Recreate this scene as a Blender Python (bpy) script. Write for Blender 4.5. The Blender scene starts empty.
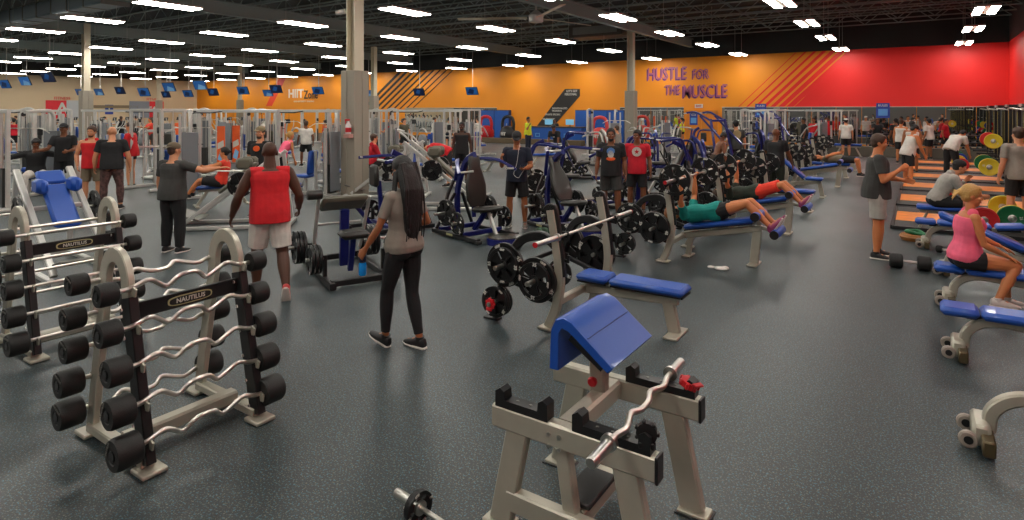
import bpy, math, random
from mathutils import Vector, Matrix, Euler
V = Vector
PI = math.pi
random.seed(7)
scene = bpy.context.scene
COL = scene.collection
# ---------------------------------------------------------------- camera, world, exposure
F, HZ, CH, YAW = 605.0, 110.0, 2.2, math.radians(34)   # focal in px, horizon row, camera height, heading in room axes
cam_d = bpy.data.cameras.new('camera'); cam = bpy.data.objects.new('camera', cam_d); COL.objects.link(cam)
cam.location = (0, 0, CH); cam.rotation_euler = (PI/2, 0, YAW)
cam_d.sensor_width = 36; cam_d.lens = F/1024*36; cam_d.shift_y = -(260-HZ)/1024
cam_d.clip_end = 300; cam_d.clip_start = .05
scene.camera = cam
w = bpy.data.worlds.new('world'); scene.world = w; w.use_nodes = True
w.node_tree.nodes['Background'].inputs[0].default_value = (.55, .6, .7, 1)
w.node_tree.nodes['Background'].inputs[1].default_value = .05
scene.view_settings.view_transform = 'Standard'; scene.view_settings.look = 'None'
scene.view_settings.exposure = 0.06; scene.view_settings.gamma = 1; scene.view_settings.use_curve_mapping = False
LIGHT = 33.5            # emission of the high-bay diffusers
CA, SA = math.cos(YAW), math.sin(YAW)
def W2R(X, Y): return (X*CA - Y*SA, X*SA + Y*CA)
def P(px, py, z=0.0):
    Y = F*(CH-z)/(py-HZ); return W2R((px-512)/F*Y, Y)
def PD(px, Y): return W2R((px-512)/F*Y, Y)
def FW(px, py, y0=38.1):            # point on the far wall plane y=y0 -> (x, z)
    k = (px-512)/F; Y = y0/(k*SA+CA); X = k*Y
    return (X*CA-Y*SA, CH-(py-HZ)*Y/F)

# ---------------------------------------------------------------- materials
def s2l(c):
    return tuple((x/12.92 if x <= .04045 else ((x+.055)/1.055)**2.4) for x in c)
def rgb(r, g, b): return s2l((r/255, g/255, b/255))
MATS = {}
def mat(name, col, rough=.5, metal=0, bump=0, bscale=60, var=0, vscale=8, coat=0, spec=.5, emit=0, ecol=None):
    if name in MATS: return MATS[name]
    m = bpy.data.materials.new(name); m.use_nodes = True; nt = m.node_tree; b = nt.nodes['Principled BSDF']
    c = rgb(*col)
    b.inputs['Base Color'].default_value = (*c, 1); b.inputs['Roughness'].default_value = rough
    b.inputs['Metallic'].default_value = metal; b.inputs['Coat Weight'].default_value = coat
    b.inputs['Specular IOR Level'].default_value = spec
    if emit:
        b.inputs['Emission Color'].default_value = (*rgb(*(ecol or col)), 1); b.inputs['Emission Strength'].default_value = emit
    tc = None
    if bump or var:
        tc = nt.nodes.new('ShaderNodeTexCoord')
    if bump:
        n = nt.nodes.new('ShaderNodeTexNoise'); n.inputs['Scale'].default_value = bscale; n.inputs['Detail'].default_value = 3
        nt.links.new(tc.outputs['Object'], n.inputs['Vector'])
        bp = nt.nodes.new('ShaderNodeBump'); bp.inputs['Strength'].default_value = bump; bp.inputs['Distance'].default_value = .01
        nt.links.new(n.outputs['Fac'], bp.inputs['Height']); nt.links.new(bp.outputs['Normal'], b.inputs['Normal'])
    if var:
        n = nt.nodes.new('ShaderNodeTexNoise'); n.inputs['Scale'].default_value = vscale; n.inputs['Detail'].default_value = 4
        nt.links.new(tc.outputs['Object'], n.inputs['Vector'])
        r = nt.nodes.new('ShaderNodeMapRange'); r.inputs[1].default_value = .3; r.inputs[2].default_value = .7
        r.inputs[3].default_value = 1-var; r.inputs[4].default_value = 1+var
        nt.links.new(n.outputs['Fac'], r.inputs[0])
        mx = nt.nodes.new('ShaderNodeVectorMath'); mx.operation = 'SCALE'; mx.inputs[0].default_value = c
        nt.links.new(r.outputs[0], mx.inputs['Scale']); nt.links.new(mx.outputs[0], b.inputs['Base Color'])
    MATS[name] = m; return m
platinum = mat('platinum_paint', (176, 172, 157), .36, .35, var=.05)
silver = mat('silver_paint', (196, 195, 190), .36, .4, var=.04)
steel = mat('polished_steel', (200, 198, 192), .32, 1)
chrome = mat('satin_chrome', (215, 210, 202), .3, 1)
blackm = mat('black_paint', (26, 26, 27), .42, .1)
castiron = mat('black_cast_iron', (24, 24, 25), .38, .2, bump=.15, bscale=90)
rubber = mat('black_rubber', (22, 22, 21), .6, bump=.2, bscale=120)
bluepad = mat('blue_vinyl', (22, 76, 168), .42, bump=.08, bscale=160, coat=.15)
blackpad = mat('black_vinyl', (38, 36, 32), .42, bump=.12, bscale=160, coat=.1)
greypad = mat('grey_vinyl', (98, 94, 80), .48, bump=.12, bscale=160)
bluemet = mat('blue_paint', (22, 30, 104), .35, .2, coat=.2)
white = mat('white_paint', (215, 212, 205), .5)
whitemk = mat('white_lettering', (200, 198, 190), .6)
redm = mat('red_plastic', (190, 24, 34), .4)
redbump = mat('red_rubber', (196, 30, 34), .5, bump=.1)
yellowbump = mat('yellow_rubber', (214, 188, 40), .5, bump=.1)
greenbump = mat('green_rubber', (14, 104, 60), .5, bump=.1)
bluebump = mat('blue_rubber', (20, 50, 140), .5, bump=.1)
orangem = mat('orange_print', (226, 92, 30), .5)
wood = mat('oak_platform', (222, 128, 34), .45, var=.18, vscale=5)
greyplate = mat('grey_steel_plate', (120, 118, 112), .4, .6)
stackm = mat('weight_stack_steel', (70, 70, 68), .35, .6)
cable = mat('cable_black', (30, 30, 30), .5)
towel = mat('white_towel', (205, 202, 195), .9, bump=.5, bscale=80)

# ---------------------------------------------------------------- mesh building
def norm(v): v = V(v); return v.normalized() if v.length > 1e-9 else V((0, 0, 1))
def frame_of(d, up=(0, 0, 1)):
    d = norm(d); u = V(up)
    if abs(d.dot(norm(u))) > .97: u = V((0, 1, 0)) if abs(d.y) < .9 else V((1, 0, 0))
    s = d.cross(u).normalized(); u2 = s.cross(d).normalized(); return s, u2
class MB:
    def __init__(s): s.v = []; s.f = []
    def add(s, vs, fs):
        o = len(s.v); s.v += [tuple(x) for x in vs]; s.f += [tuple(i+o for i in f) for f in fs]; return s
    def box(s, c, size, R=None, bev=0.0):
        hx, hy, hz = [x/2 for x in size]; c = V(c)
        if bev <= 0:
            vs = [V((x*hx, y*hy, z*hz)) for x in (-1, 1) for y in (-1, 1) for z in (-1, 1)]
            fs = [(0, 1, 3, 2), (4, 6, 7, 5), (0, 4, 5, 1), (2, 3, 7, 6), (0, 2, 6, 4), (1, 5, 7, 3)]
        else:
            b = min(bev, hx*.95, hy*.95, hz*.95); vs = []; idx = {}
            for x in (-1, 1):
                for y in (-1, 1):
                    for z in (-1, 1):
                        for k, (a, bb, cc) in enumerate(((0, 1, 1), (1, 0, 1), (1, 1, 0))):
                            idx[(x, y, z, k)] = len(vs)
                            vs.append(V((x*(hx-a*b), y*(hy-bb*b), z*(hz-cc*b))))
            # vertex k lies on the face whose axis k keeps full extent
            for i in range(len(vs)): pass
            vs = []; idx = {}
            for x in (-1, 1):
                for y in (-1, 1):
                    for z in (-1, 1):
                        for k in range(3):
                            e = [hx-b, hy-b, hz-b]; e[k] += b
                            idx[(x, y, z, k)] = len(vs); vs.append(V((x*e[0], y*e[1], z*e[2])))
            fs = []
            for k in range(3):
                a, bb = (k+1) % 3, (k+2) % 3
                for sg in (-1, 1):
                    q = []
                    for (p, r) in ((-1, -1), (1, -1), (1, 1), (-1, 1)):
                        t = [0, 0, 0]; t[k] = sg; t[a] = p; t[bb] = r; q.append(idx[(t[0], t[1], t[2], k)])
                    fs.append(tuple(q if sg > 0 else q[::-1]))
            for k in range(3):        # edges running along axis k
                a, bb = (k+1) % 3, (k+2) % 3
                for p in (-1, 1):
                    for r in (-1, 1):
                        t0 = [0, 0, 0]; t0[a] = p; t0[bb] = r; t1 = list(t0); t0[k] = -1; t1[k] = 1
                        q = [idx[(*t0, a)], idx[(*t1, a)], idx[(*t1, bb)], idx[(*t0, bb)]]
                        fs.append(tuple(q if p*r < 0 else q[::-1]))
            for x in (-1, 1):
                for y in (-1, 1):
                    for z in (-1, 1):
                        q = [idx[(x, y, z, 0)], idx[(x, y, z, 1)], idx[(x, y, z, 2)]]
                        fs.append(tuple(q if x*y*z > 0 else q[::-1]))
        if R is not None: vs = [R @ q for q in vs]
        return s.add([q+c for q in vs], fs)
    def sweep(s, pts, sec, up=(0, 0, 1), closed=False, scales=None):
        """sec: 2D section points (side, up) ; pts: path"""
        pts = [V(p) for p in pts]; n = len(pts); k = len(sec); vs = []
        s0, u0 = frame_of(pts[1]-pts[0], up)
        for i, p in enumerate(pts):
            if closed: d = norm(pts[(i+1) % n]-pts[i]) + norm(pts[i]-pts[i-1])
            elif i == 0: d = pts[1]-pts[0]
            elif i == n-1: d = pts[-1]-pts[-2]
            else: d = norm(pts[i+1]-p) + norm(p-pts[i-1])
            d = norm(d)
            # parallel transport
            s1 = s0 - d*s0.dot(d)
            if s1.length < 1e-6: s1, _ = frame_of(d, up)
            s1.normalize(); u1 = s1.cross(d).normalized()
            m = 1.0
            if 0 < i < n-1 and not closed:
                cs = norm(p-pts[i-1]).dot(d); m = 1/max(cs, .5)
            sc = scales[i] if scales else 1
            bend = norm(norm(pts[min(i+1, n-1)]-p) - norm(p-pts[max(i-1, 0)])) if 0 < i < n-1 else None
            for a, b in sec:
                q = s1*a*sc + u1*b*sc
                if m > 1.001 and bend is not None:
                    comp = q.dot(bend); q = q + bend*comp*(m-1)
                vs.append(p+q)
            s0 = s1
        fs = []
        for i in range(n if closed else n-1):
            j = (i+1) % n
            for a in range(k):
                b = (a+1) % k; fs.append((i*k+a, i*k+b, j*k+b, j*k+a))
        if not closed:
            fs.append(tuple(range(k))[::-1]); fs.append(tuple((n-1)*k+a for a in range(k)))
        return s.add(vs, fs)
    def tube(s, pts, r, n=10, closed=False):
        rr = r if isinstance(r, (list, tuple)) else None; base = 1.0 if rr else r
        sec = [(base*math.cos(2*PI*a/n), base*math.sin(2*PI*a/n)) for a in range(n)]
        return s.sweep(pts, sec, closed=closed, scales=rr)
    def beam(s, pts, w, h, up=(0, 0, 1), ch=.15):
        c = min(w, h)*ch; a, b = w/2, h/2
        sec = [(-a+c, -b), (a-c, -b), (a, -b+c), (a, b-c), (a-c, b), (-a+c, b), (-a, b-c), (-a, -b+c)]
        return s.sweep(pts, sec, up)
    def lathe(s, prof, o=(0, 0, 0), ax=(0, 0, 1), n=24):
        """prof [(r, t)] closed solid along axis"""
        o = V(o); ax = norm(ax); a, b = frame_of(ax); vs = []; fs = []; k = len(prof)
        for r, t in prof:
            for i in range(n):
                an = 2*PI*i/n; vs.append(o + ax*t + (a*math.cos(an)+b*math.sin(an))*r)
        for j in range(k-1):
            for i in range(n):
                i2 = (i+1) % n; fs.append((j*n+i, j*n+i2, (j+1)*n+i2, (j+1)*n+i))
        fs.append(tuple(range(n))[::-1]); fs.append(tuple((k-1)*n+i for i in range(n)))
        return s.add(vs, fs)
    def cyl(s, a, b, r, n=16, bev=0):
        a = V(a); b = V(b); L = (b-a).length
        pr = [(r, 0), (r, L)] if not bev else [(r-bev, 0), (r, bev), (r, L-bev), (r-bev, L)]
        return s.lathe(pr, a, b-a, n)
    def prism(s, poly, o, ax, ay, t):
        """poly in (ax, ay) plane, thickness t centred on o"""
        o = V(o); ax = norm(ax); ay = norm(ay); nz = ax.cross(ay).normalized(); k = len(poly)
        vs = [o+ax*x+ay*y-nz*t/2 for x, y in poly]+[o+ax*x+ay*y+nz*t/2 for x, y in poly]
        fs = [tuple(range(k))[::-1], tuple(range(k, 2*k))]+[(i, (i+1) % k, k+(i+1) % k, k+i) for i in range(k)]
        return s.add(vs, fs)
    def rings(s, rings, cap=True):
        k = len(rings[0]); vs = [q for r in rings for q in r]; fs = []
        for j in range(len(rings)-1):
            for i in range(k):
                i2 = (i+1) % k; fs.append((j*k+i, j*k+i2, (j+1)*k+i2, (j+1)*k+i))
        if cap: fs.append(tuple(range(k))[::-1]); fs.append(tuple((len(rings)-1)*k+i for i in range(k)))
        return s.add(vs, fs)
    def ell(s, c, r, R=None, n=14, m=9):
        c = V(c); vs = [V((0, 0, -r[2]))]; fs = []
        for j in range(1, m):
            ph = -PI/2+PI*j/m
            for i in range(n):
                a = 2*PI*i/n; vs.append(V((r[0]*math.cos(ph)*math.cos(a), r[1]*math.cos(ph)*math.sin(a), r[2]*math.sin(ph))))
        vs.append(V((0, 0, r[2]))); T = len(vs)-1
        for i in range(n):
            i2 = (i+1) % n; fs.append((0, 1+i2, 1+i)); fs.append((T, 1+(m-2)*n+i, 1+(m-2)*n+i2))
            for j in range(m-2): fs.append((1+j*n+i, 1+j*n+i2, 1+(j+1)*n+i2, 1+(j+1)*n+i))
        if R is not None: vs = [R @ q for q in vs]
        return s.add([q+c for q in vs], fs)
    def mesh(s, name, m, sharp=38, recalc=False):
        me = bpy.data.meshes.new(name); me.from_pydata(s.v, [], s.f); me.validate()
        if m is not None: me.materials.append(m)
        for p in me.polygons: p.use_smooth = True
        me.set_sharp_from_angle(angle=math.radians(sharp)); me.update(); return me
def fillet(pts, r, n=5):
    pts = [V(p) for p in pts]; out = [pts[0]]
    for i in range(1, len(pts)-1):
        a, b, c = pts[i-1], pts[i], pts[i+1]; d1 = norm(a-b); d2 = norm(c-b)
        rr = min(r, (a-b).length*.48, (c-b).length*.48); p0 = b+d1*rr; p1 = b+d2*rr
        for k in range(n+1):
            t = k/n; out.append(p0*(1-t)**2+b*2*t*(1-t)+p1*t*t)
    out.append(pts[-1]); return out
def smooth(pts, n=6):
    pts = [V(p) for p in pts]; q = [pts[0]*2-pts[1]]+pts+[pts[-1]*2-pts[-2]]; out = []
    for i in range(1, len(q)-2):
        p0, p1, p2, p3 = q[i-1:i+3]
        for k in range(n):
            t = k/n; out.append(.5*((2*p1)+(p2-p0)*t+(2*p0-5*p1+4*p2-p3)*t*t+(3*p1-p0-3*p2+p3)*t**3))
    out.append(pts[-1]); return out
def text_mesh(txt, size, m, depth=.004, bold=0.0, sx=1.0, name='lettering', shear=0, spacing=1.0):
    cu = bpy.data.curves.new('t', 'FONT'); cu.body = txt; cu.size = size; cu.extrude = depth; cu.offset = bold
    cu.align_x = 'CENTER'; cu.align_y = 'CENTER'; cu.shear = shear; cu.space_character = spacing; cu.resolution_u = 2
    o = bpy.data.objects.new('t', cu); COL.objects.link(o); dg = bpy.context.evaluated_depsgraph_get()
    me = bpy.data.meshes.new_from_object(o.evaluated_get(dg)); me.name = name
    bpy.data.objects.remove(o); bpy.data.curves.remove(cu)
    me.transform(Matrix.Diagonal((sx, 1, 1, 1))); me.materials.clear(); me.materials.append(m); return me

# ---------------------------------------------------------------- objects
def tag(o, label=None, cat=None, group=None, kind=None):
    if label:
        o['label'] = label
        if len(label.split()) > 16: print('LONG', label)
    if cat: o['category'] = cat
    if group: o['group'] = group
    if kind: o['kind'] = kind
    return o
def part(name, me, m=None, parent=None, M=None):
    if isinstance(me, MB): me = me.mesh(name, m)
    o = bpy.data.objects.new(name, me); COL.objects.link(o)
    if parent: o.parent = parent
    if M is not None: o.matrix_local = M
    return o
def empty(name, loc=(0, 0, 0), rz=0):
    o = bpy.data.objects.new(name, None); COL.objects.link(o); o.location = loc; o.rotation_euler = (0, 0, rz); o.empty_display_size = .1; return o
class T:
    """a template: a kind of thing with its parts, placed many times with shared meshes"""
    def __init__(s, name, cat): s.name = name; s.cat = cat; s.parts = []
    def add(s, pname, me, m=None, M=None, sub=None, label=None):
        if isinstance(me, MB): me = me.mesh(pname, m)
        s.parts.append((pname, me, M, sub, label)); return len(s.parts)-1
    def put(s, label, loc=(0, 0, 0), rz=0, group=None, rot=None, scale=None, name=None):
        if len(loc) == 2: loc = (loc[0], loc[1], 0)
        if len(s.parts) == 1 and s.parts[0][2] is None:
            r = bpy.data.objects.new(name or s.name, s.parts[0][1]); COL.objects.link(r)
            r.location = loc; r.rotation_euler = rot or (0, 0, rz)
        else:
            r = empty(name or s.name, loc, rz)
            if rot: r.rotation_euler = rot
            made = []
            for pn, me, M, sub, lb in s.parts:
                o = part(pn, me, parent=r if sub is None else made[sub], M=M); made.append(o)
                if lb: o['label'] = lb
        if s.cat in ('exercise machine', 'exercise bench', 'rack', 'cardio machine'): REG.append(obb(s, loc[0], loc[1], rz))
        if scale: r.scale = (scale,)*3 if not isinstance(scale, (tuple, list)) else scale
        tag(r, label, s.cat, group); return r
def TM(loc=(0, 0, 0), rot=(0, 0, 0)): return Matrix.Translation(loc) @ Euler(rot).to_matrix().to_4x4()
def struct(name, me, m=None): return tag(part(name, me, m), kind='structure')
# ================================================================ THE ROOM
XL, XR, YN, YS, ZT = -70.2, 3.6, 38.1, -9.0, 7.4
ZP = 5.53                                   # above this the walls are painted black
def floor_material():
    m = bpy.data.materials.new('speckled_rubber_floor'); m.use_nodes = True; nt = m.node_tree; b = nt.nodes['Principled BSDF']
    N = nt.nodes.new; L = nt.links.new
    tc = N('ShaderNodeTexCoord')
    def flecks(scale, lo, hi, off):
        mp = N('ShaderNodeMapping'); mp.inputs['Location'].default_value = (off, off*2, 0); L(tc.outputs['Object'], mp.inputs[0])
        n = N('ShaderNodeTexNoise'); n.inputs['Scale'].default_value = scale; n.inputs['Detail'].default_value = 1.5; n.inputs['Roughness'].default_value = .6
        L(mp.outputs[0], n.inputs['Vector'])
        r = N('ShaderNodeMapRange'); r.inputs[1].default_value = lo; r.inputs[2].default_value = hi; L(n.outputs['Fac'], r.inputs[0]); return r.outputs[0]
    f1 = flecks(75, .585, .65, 0); f2 = flecks(95, .60, .66, 5.3)
    big = N('ShaderNodeTexNoise'); big.inputs['Scale'].default_value = .6; big.inputs['Detail'].default_value = 6; L(tc.outputs['Object'], big.inputs['Vector'])
    base = N('ShaderNodeMix'); base.data_type = 'RGBA'; base.inputs[6].default_value = (*rgb(36, 42, 45), 1); base.inputs[7].default_value = (*rgb(52, 58, 59), 1); L(big.outputs['Fac'], base.inputs[0])
    m1 = N('ShaderNodeMix'); m1.data_type = 'RGBA'; m1.inputs[7].default_value = (*rgb(70, 112, 128), 1); L(f1, m1.inputs[0]); L(base.outputs[2], m1.inputs[6])
    m2 = N('ShaderNodeMix'); m2.data_type = 'RGBA'; m2.inputs[7].default_value = (*rgb(118, 116, 102), 1); L(f2, m2.inputs[0]); L(m1.outputs[2], m2.inputs[6])
    L(m2.outputs[2], b.inputs['Base Color'])
    r = N('ShaderNodeMapRange'); r.inputs[3].default_value = .36; r.inputs[4].default_value = .52; L(big.outputs['Fac'], r.inputs[0]); L(r.outputs[0], b.inputs['Roughness'])
    bp = N('ShaderNodeBump'); bp.inputs['Strength'].default_value = .12; bp.inputs['Distance'].default_value = .004
    n = N('ShaderNodeTexNoise'); n.inputs['Scale'].default_value = 55; L(tc.outputs['Object'], n.inputs['Vector']); L(n.outputs['Fac'], bp.inputs['Height']); L(bp.outputs[0], b.inputs['Normal'])
    return m
struct('floor', MB().box(((XL+XR)/2, (YN+YS)/2, -.05), (XR-XL+.4, YN-YS+.4, .1)), floor_material())
m_orange = mat('orange_wall_paint', (236, 146, 22), .55, var=.03, vscale=.4)
m_red = mat('red_wall_paint', (232, 34, 30), .5, var=.03, vscale=.4)
m_cream = mat('cream_wall_paint', (206, 184, 150), .6, var=.03, vscale=.4)
m_dark = mat('dark_ceiling_paint', (34, 35, 33), .8, var=.1, vscale=.3)
m_deck = mat('dark_roof_deck', (44, 48, 46), .8, var=.15, vscale=.5)
m_steelc = mat('painted_joist_steel', (136, 148, 144), .6, .1)
m_lowdark = mat('charcoal_wall_paint', (40, 42, 46), .6)
xb = FW(742, 100)[0]                     # orange | red boundary at mirror height
struct('wall_back', MB().box(((XL+XR)/2, YN+.1, ZP/2), (XR-XL+.4, .2, ZP)), m_orange)
struct('wall_back_upper', MB().box(((XL+XR)/2, YN+.1, (ZP+ZT)/2), (XR-XL+.4, .2, ZT-ZP)), m_dark)
# the red field of the back wall is a painted shape with a slanting edge
x0, zb = FW(795, 106); x1, zt = FW(850, 51)
struct('wall_back_red', MB().prism([(x0, 2.38), (XR, 2.38), (XR, ZP), (x1, ZP)], (0, YN-.004, 0), (1, 0, 0), (0, 0, 1), .008), m_red)
struct('wall_left', MB().box((XL-.1, (YN+YS)/2, ZP/2), (.2, YN-YS+.4, ZP)), m_cream)
struct('wall_left_upper', MB().box((XL-.1, (YN+YS)/2, (ZP+ZT)/2), (.2, YN-YS+.4, ZT-ZP)), m_dark)
struct('wall_right', MB().box((XR+.1, (YN+YS)/2, (ZP+2.4)/2), (.2, YN-YS+.4, ZP-2.4)), m_red)
struct('wall_right_lower', MB().box((XR+.1, (YN+YS)/2, 1.2), (.2, YN-YS+.4, 2.4)), m_lowdark)
struct('wall_right_upper', MB().box((XR+.1, (YN+YS)/2, (ZP+ZT)/2), (.2, YN-YS+.4, ZT-ZP)), m_dark)
struct('wall_front', MB().box(((XL+XR)/2, YS-.1, ZP/2), (XR-XL+.4, .2, ZP)), mat('grey_wall_paint', (92, 90, 88), .6))
struct('wall_front_upper', MB().box(((XL+XR)/2, YS-.1, (ZP+ZT)/2), (XR-XL+.4, .2, ZT-ZP)), m_dark)
struct('ceiling', MB().box(((XL+XR)/2, (YN+YS)/2, ZT+.05), (XR-XL+.4, YN-YS+.4, .1)), m_deck)
# open-web joists, one shared mesh, running along the long side of the hall
def joist_mesh(L, dep=.62):
    b = MB(); b.beam([(0, 0, 0), (L, 0, 0)], .1, .05); b.beam([(0, 0, -dep), (L, 0, -dep)], .1, .05)
    n = int(L/.75); d = L/n
    for i in range(n):
        a = (i*d, 0, 0 if i % 2 else -dep); c = ((i+1)*d, 0, -dep if i % 2 else 0); b.tube([a, c], .022, 4)
    return b.mesh('open_web_joist', m_steelc, 60)
jm = joist_mesh(XR-XL)
for i in range(26):
    o = struct('trim_joist', jm); o.location = (XL, YS+1+i*1.8, ZT-.06)
gm = MB().beam([(0, YS, 0), (0, YN, 0)], .26, .05).beam([(0, YS, -.5), (0, YN, -.5)], .26, .05).beam([(0, YS, -.25), (0, YN, -.25)], .04, .5).mesh('trim_girder', m_steelc)
for x in (-12, -24, -36, -48, -60): o = struct('trim_girder', gm); o.location = (x, 0, ZT-.72)

# lights: 8-foot twin-strip high bays on a grid
m_diff = mat('light_diffuser', (255, 255, 255), .5, emit=LIGHT, ecol=(255, 250, 240))
m_fix = mat('fixture_white', (190, 180, 170), .5)
TL = T('ceiling_light', 'light')
TL.add('housing', MB().box((0, 0, .045), (.6, 1.84, .07), bev=.015), m_fix)
TL.add('diffuser', MB().box((-.185, 0, .0), (.2, 1.78, .03), bev=.01), m_diff)
TL.add('diffuser', MB().box((.185, 0, .0), (.2, 1.78, .03), bev=.01), m_diff)
for yy in (-.75, .75): TL.add('hanging_cable', MB().tube([(0, yy, .07), (0, yy, ZT-5.4)], .006, 4), steel)
zone = lambda x, y: ('along the wall with the mirrors' if y > 33 else 'over the far equipment rows' if y > 22 else 'over the middle of the hall' if y > 12 else 'over the front of the hall')
side = lambda x: ('by the red corner' if x > -6 else 'above the big central post' if x > -20 else 'above the cable stations' if x > -40 else 'near the cream wall')
ORD = 'first second third fourth fifth sixth seventh eighth ninth tenth eleventh twelfth thirteenth fourteenth'.split()
for k in range(14):
    for j, y in enumerate((36.2, 30.1, 24.7, 19.5, 14.4, 9.5, 4.6, -.4, -5.4)):
        x = 1.75-5.22*k
        TL.put('twin strip high bay light, %s from the red side wall, %s row from the mirrors' % (ORD[k], ORD[j]), (x, y, 5.4), 0, 'high bay lights of the hall', scale=(1.1, 1.0, 1))

# columns
m_colw = mat('column_paint', (204, 194, 170), .5); m_colg = mat('column_wrap', (150, 142, 128), .6)
cols = [(355, 15.5, 'tall post with a grey wrapped base, the big one beside the woman with the bottle'), (631, 31.5, 'tall post with grey base between the blue panels and the mirror'),
        (86, 31.5, 'tall post with grey base behind the bearded man in red'), (374, 43, 'distant thin post just behind the big central post'),
        (159, 62, 'distant thin post near the cream wall'), (240, 60, 'distant thin post near the orange wall corner')]
for px, Y, lb in cols:
    x, y = PD(px, Y); r = empty('column', (x, y, 0)); r['kind'] = 'structure'; tag(r, lb, 'column')
    b = MB(); h = ZT-.7
    b.box((0, 0, h/2), (.3, .04, h)).box((-.14, 0, h/2), (.04, .3, h)).box((.14, 0, h/2), (.04, .3, h))
    part('shaft', b, m_colw, r)
    part('wrapped_base', MB().box((0, 0, 1.6), (.5, .5, 3.2), bev=.012).box((-.02, -.255, 1.6), (.01, .02, 3.18)).box((.255, .02, 1.6), (.02, .01, 3.18)), m_colg, r)
# far wall furniture -------------------------------------------------
m_mirror = mat('mirror_glass', (225, 228, 225), .015, 1)
m_frame = mat('aluminium_trim', (190, 188, 180), .35, .8)
ORD0 = 'first second third fourth fifth sixth seventh eighth ninth tenth eleventh twelfth thirteenth'.split()
def mirror(pxa, pxb, lb, z0=.35, z1=2.36):
    xa = FW(pxa, 110)[0]; xb_ = min(FW(pxb, 110)[0], XR-.02); n = max(1, round((xb_-xa)/1.25)); dx = (xb_-xa)/n
    for i in range(n):
        r = empty('wall_mirror', (xa+dx*(i+.5), YN-.01, 0)); tag(r, ORD0[i]+' '+lb, 'mirror', lb)
        part('glass', MB().box((0, -.008, (z0+z1)/2), (dx-.02, .012, z1-z0)), m_mirror, r)
        part('frame', MB().box((0, -.008, z1+.01), (dx, .03, .04)).box((0, -.008, z0-.01), (dx, .03, .04)), m_frame, r)
mirror(405, 497, 'mirror panel behind the cable stations, counted away from the cream wall')
mirror(620, 684, 'mirror panel on the orange wall, counted from the far post toward the door')
mirror(722, 1010, 'mirror panel past the double door, counted toward the red corner')
# painted stripes: black group, red group
def stripes(name, lb, m, px_list, zlo, zhi, wd, lean, t=.01):
    r = empty(name, (0, YN, 0)); tag(r, lb, 'wall graphic')
    for i, px in enumerate(px_list):
        xt = FW(px, 100)[0]; w_ = wd(i)
        part('stripe', MB().prism([(xt, zlo), (xt+w_, zlo), (xt+w_+lean, zhi), (xt+lean, zhi)], (0, -t/2-.01, 0), (1, 0, 0), (0, 0, 1), t), m, r)
m_blk = mat('black_wall_print', (40, 38, 36), .6)
stripes('wall_graphic', 'fan of black diagonal stripes painted on the orange wall behind the central post', m_blk, [362+6.2*i for i in range(9)], 2.3, ZP-.02, lambda i: .42-.035*i, 4.6)
stripes('wall_graphic', 'diagonal red stripes crossing from the orange paint into the red', m_red, [738+8*i for i in range(9)], 2.38, ZP-.01, lambda i: .06+.055*i, 3.2)
# writing on the walls
def wtext(txt, pxc, pyc, hpx, m, lb, name='wall_sign', wpx=None, bold=.0, y0=YN, dep=.01, cat='wall lettering', shadow=None, off=0.0, extra=None):
    x, z = FW(pxc, pyc); k = (pxc-512)/F; Y = y0/(k*SA+CA); h = hpx*Y/F
    me = text_mesh(txt, h/.72, m, dep, bold*h, name='lettering')
    if wpx:
        xa, _ = FW(pxc-wpx/2, pyc); xb_, _ = FW(pxc+wpx/2, pyc); ws = max(v.co.x for v in me.vertices)-min(v.co.x for v in me.vertices)
        me.transform(Matrix.Diagonal(((xb_-xa)/ws, 1, 1, 1)))
    r = empty(name, (x, y0, z)); tag(r, lb, cat)
    part('lettering', me, None, r, TM((0, -.03-off, 0), (PI/2, 0, 0)))
    if shadow:
        me2 = me.copy(); me2.materials.clear(); me2.materials.append(shadow)
        part('drop_shadow', me2, None, r, TM((-.09, -.012-off, -.09), (PI/2, 0, 0)))
    return r
m_purple = mat('purple_sign', (96, 36, 110), .5); m_lav = mat('lavender_sign', (176, 96, 130), .45)
wtext('HUSTLE', 667, 74, 12.5, m_lav, 'raised purple HUSTLE lettering high on the orange wall', wpx=39, bold=.005, shadow=m_purple)
wtext('FOR', 701, 74, 9.5, m_lav, 'raised purple FOR lettering after the word HUSTLE', wpx=16, bold=.005, shadow=m_purple)
wtext('THE', 673, 90, 9.5, m_lav, 'raised purple THE lettering on the second line of the motto', wpx=15, bold=.005, shadow=m_purple)
wtext('MUSCLE', 705, 91.5, 13, m_lav, 'raised purple MUSCLE lettering above the exit door', wpx=44, bold=.005, shadow=m_purple)
m_wsign = mat('white_sign', (235, 225, 205), .5)
x, z = FW(280, 100); xa, _ = FW(268, 106); xb_, _ = FW(287, 82)
tag(part('wall_graphic', MB().prism([(FW(266, 106)[0], FW(266, 106)[1]), (FW(272, 106)[0], FW(272, 106)[1]), (FW(286, 84)[0], ZP-.1), (FW(279, 84)[0], ZP-.1)], (0, YN-.01, 0), (1, 0, 0), (0, 0, 1), .012), mat('red_orange_print', (222, 60, 30), .5)), 'slanted red band painted beside the zone sign', 'wall graphic')
wtext('HIIT', 296, 94, 8.5, m_wsign, 'bold white HIIT lettering on the orange wall', wpx=15, bold=.04)
wtext('Zone', 311, 95, 8.5, m_blk, 'black brush script Zone lettering after HIIT', wpx=14, bold=.02)
wtext('HIGH INTENSITY TRAINING', 304, 101.5, 1.6, m_wsign, 'thin white line of small lettering under the zone sign', wpx=20)
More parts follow.
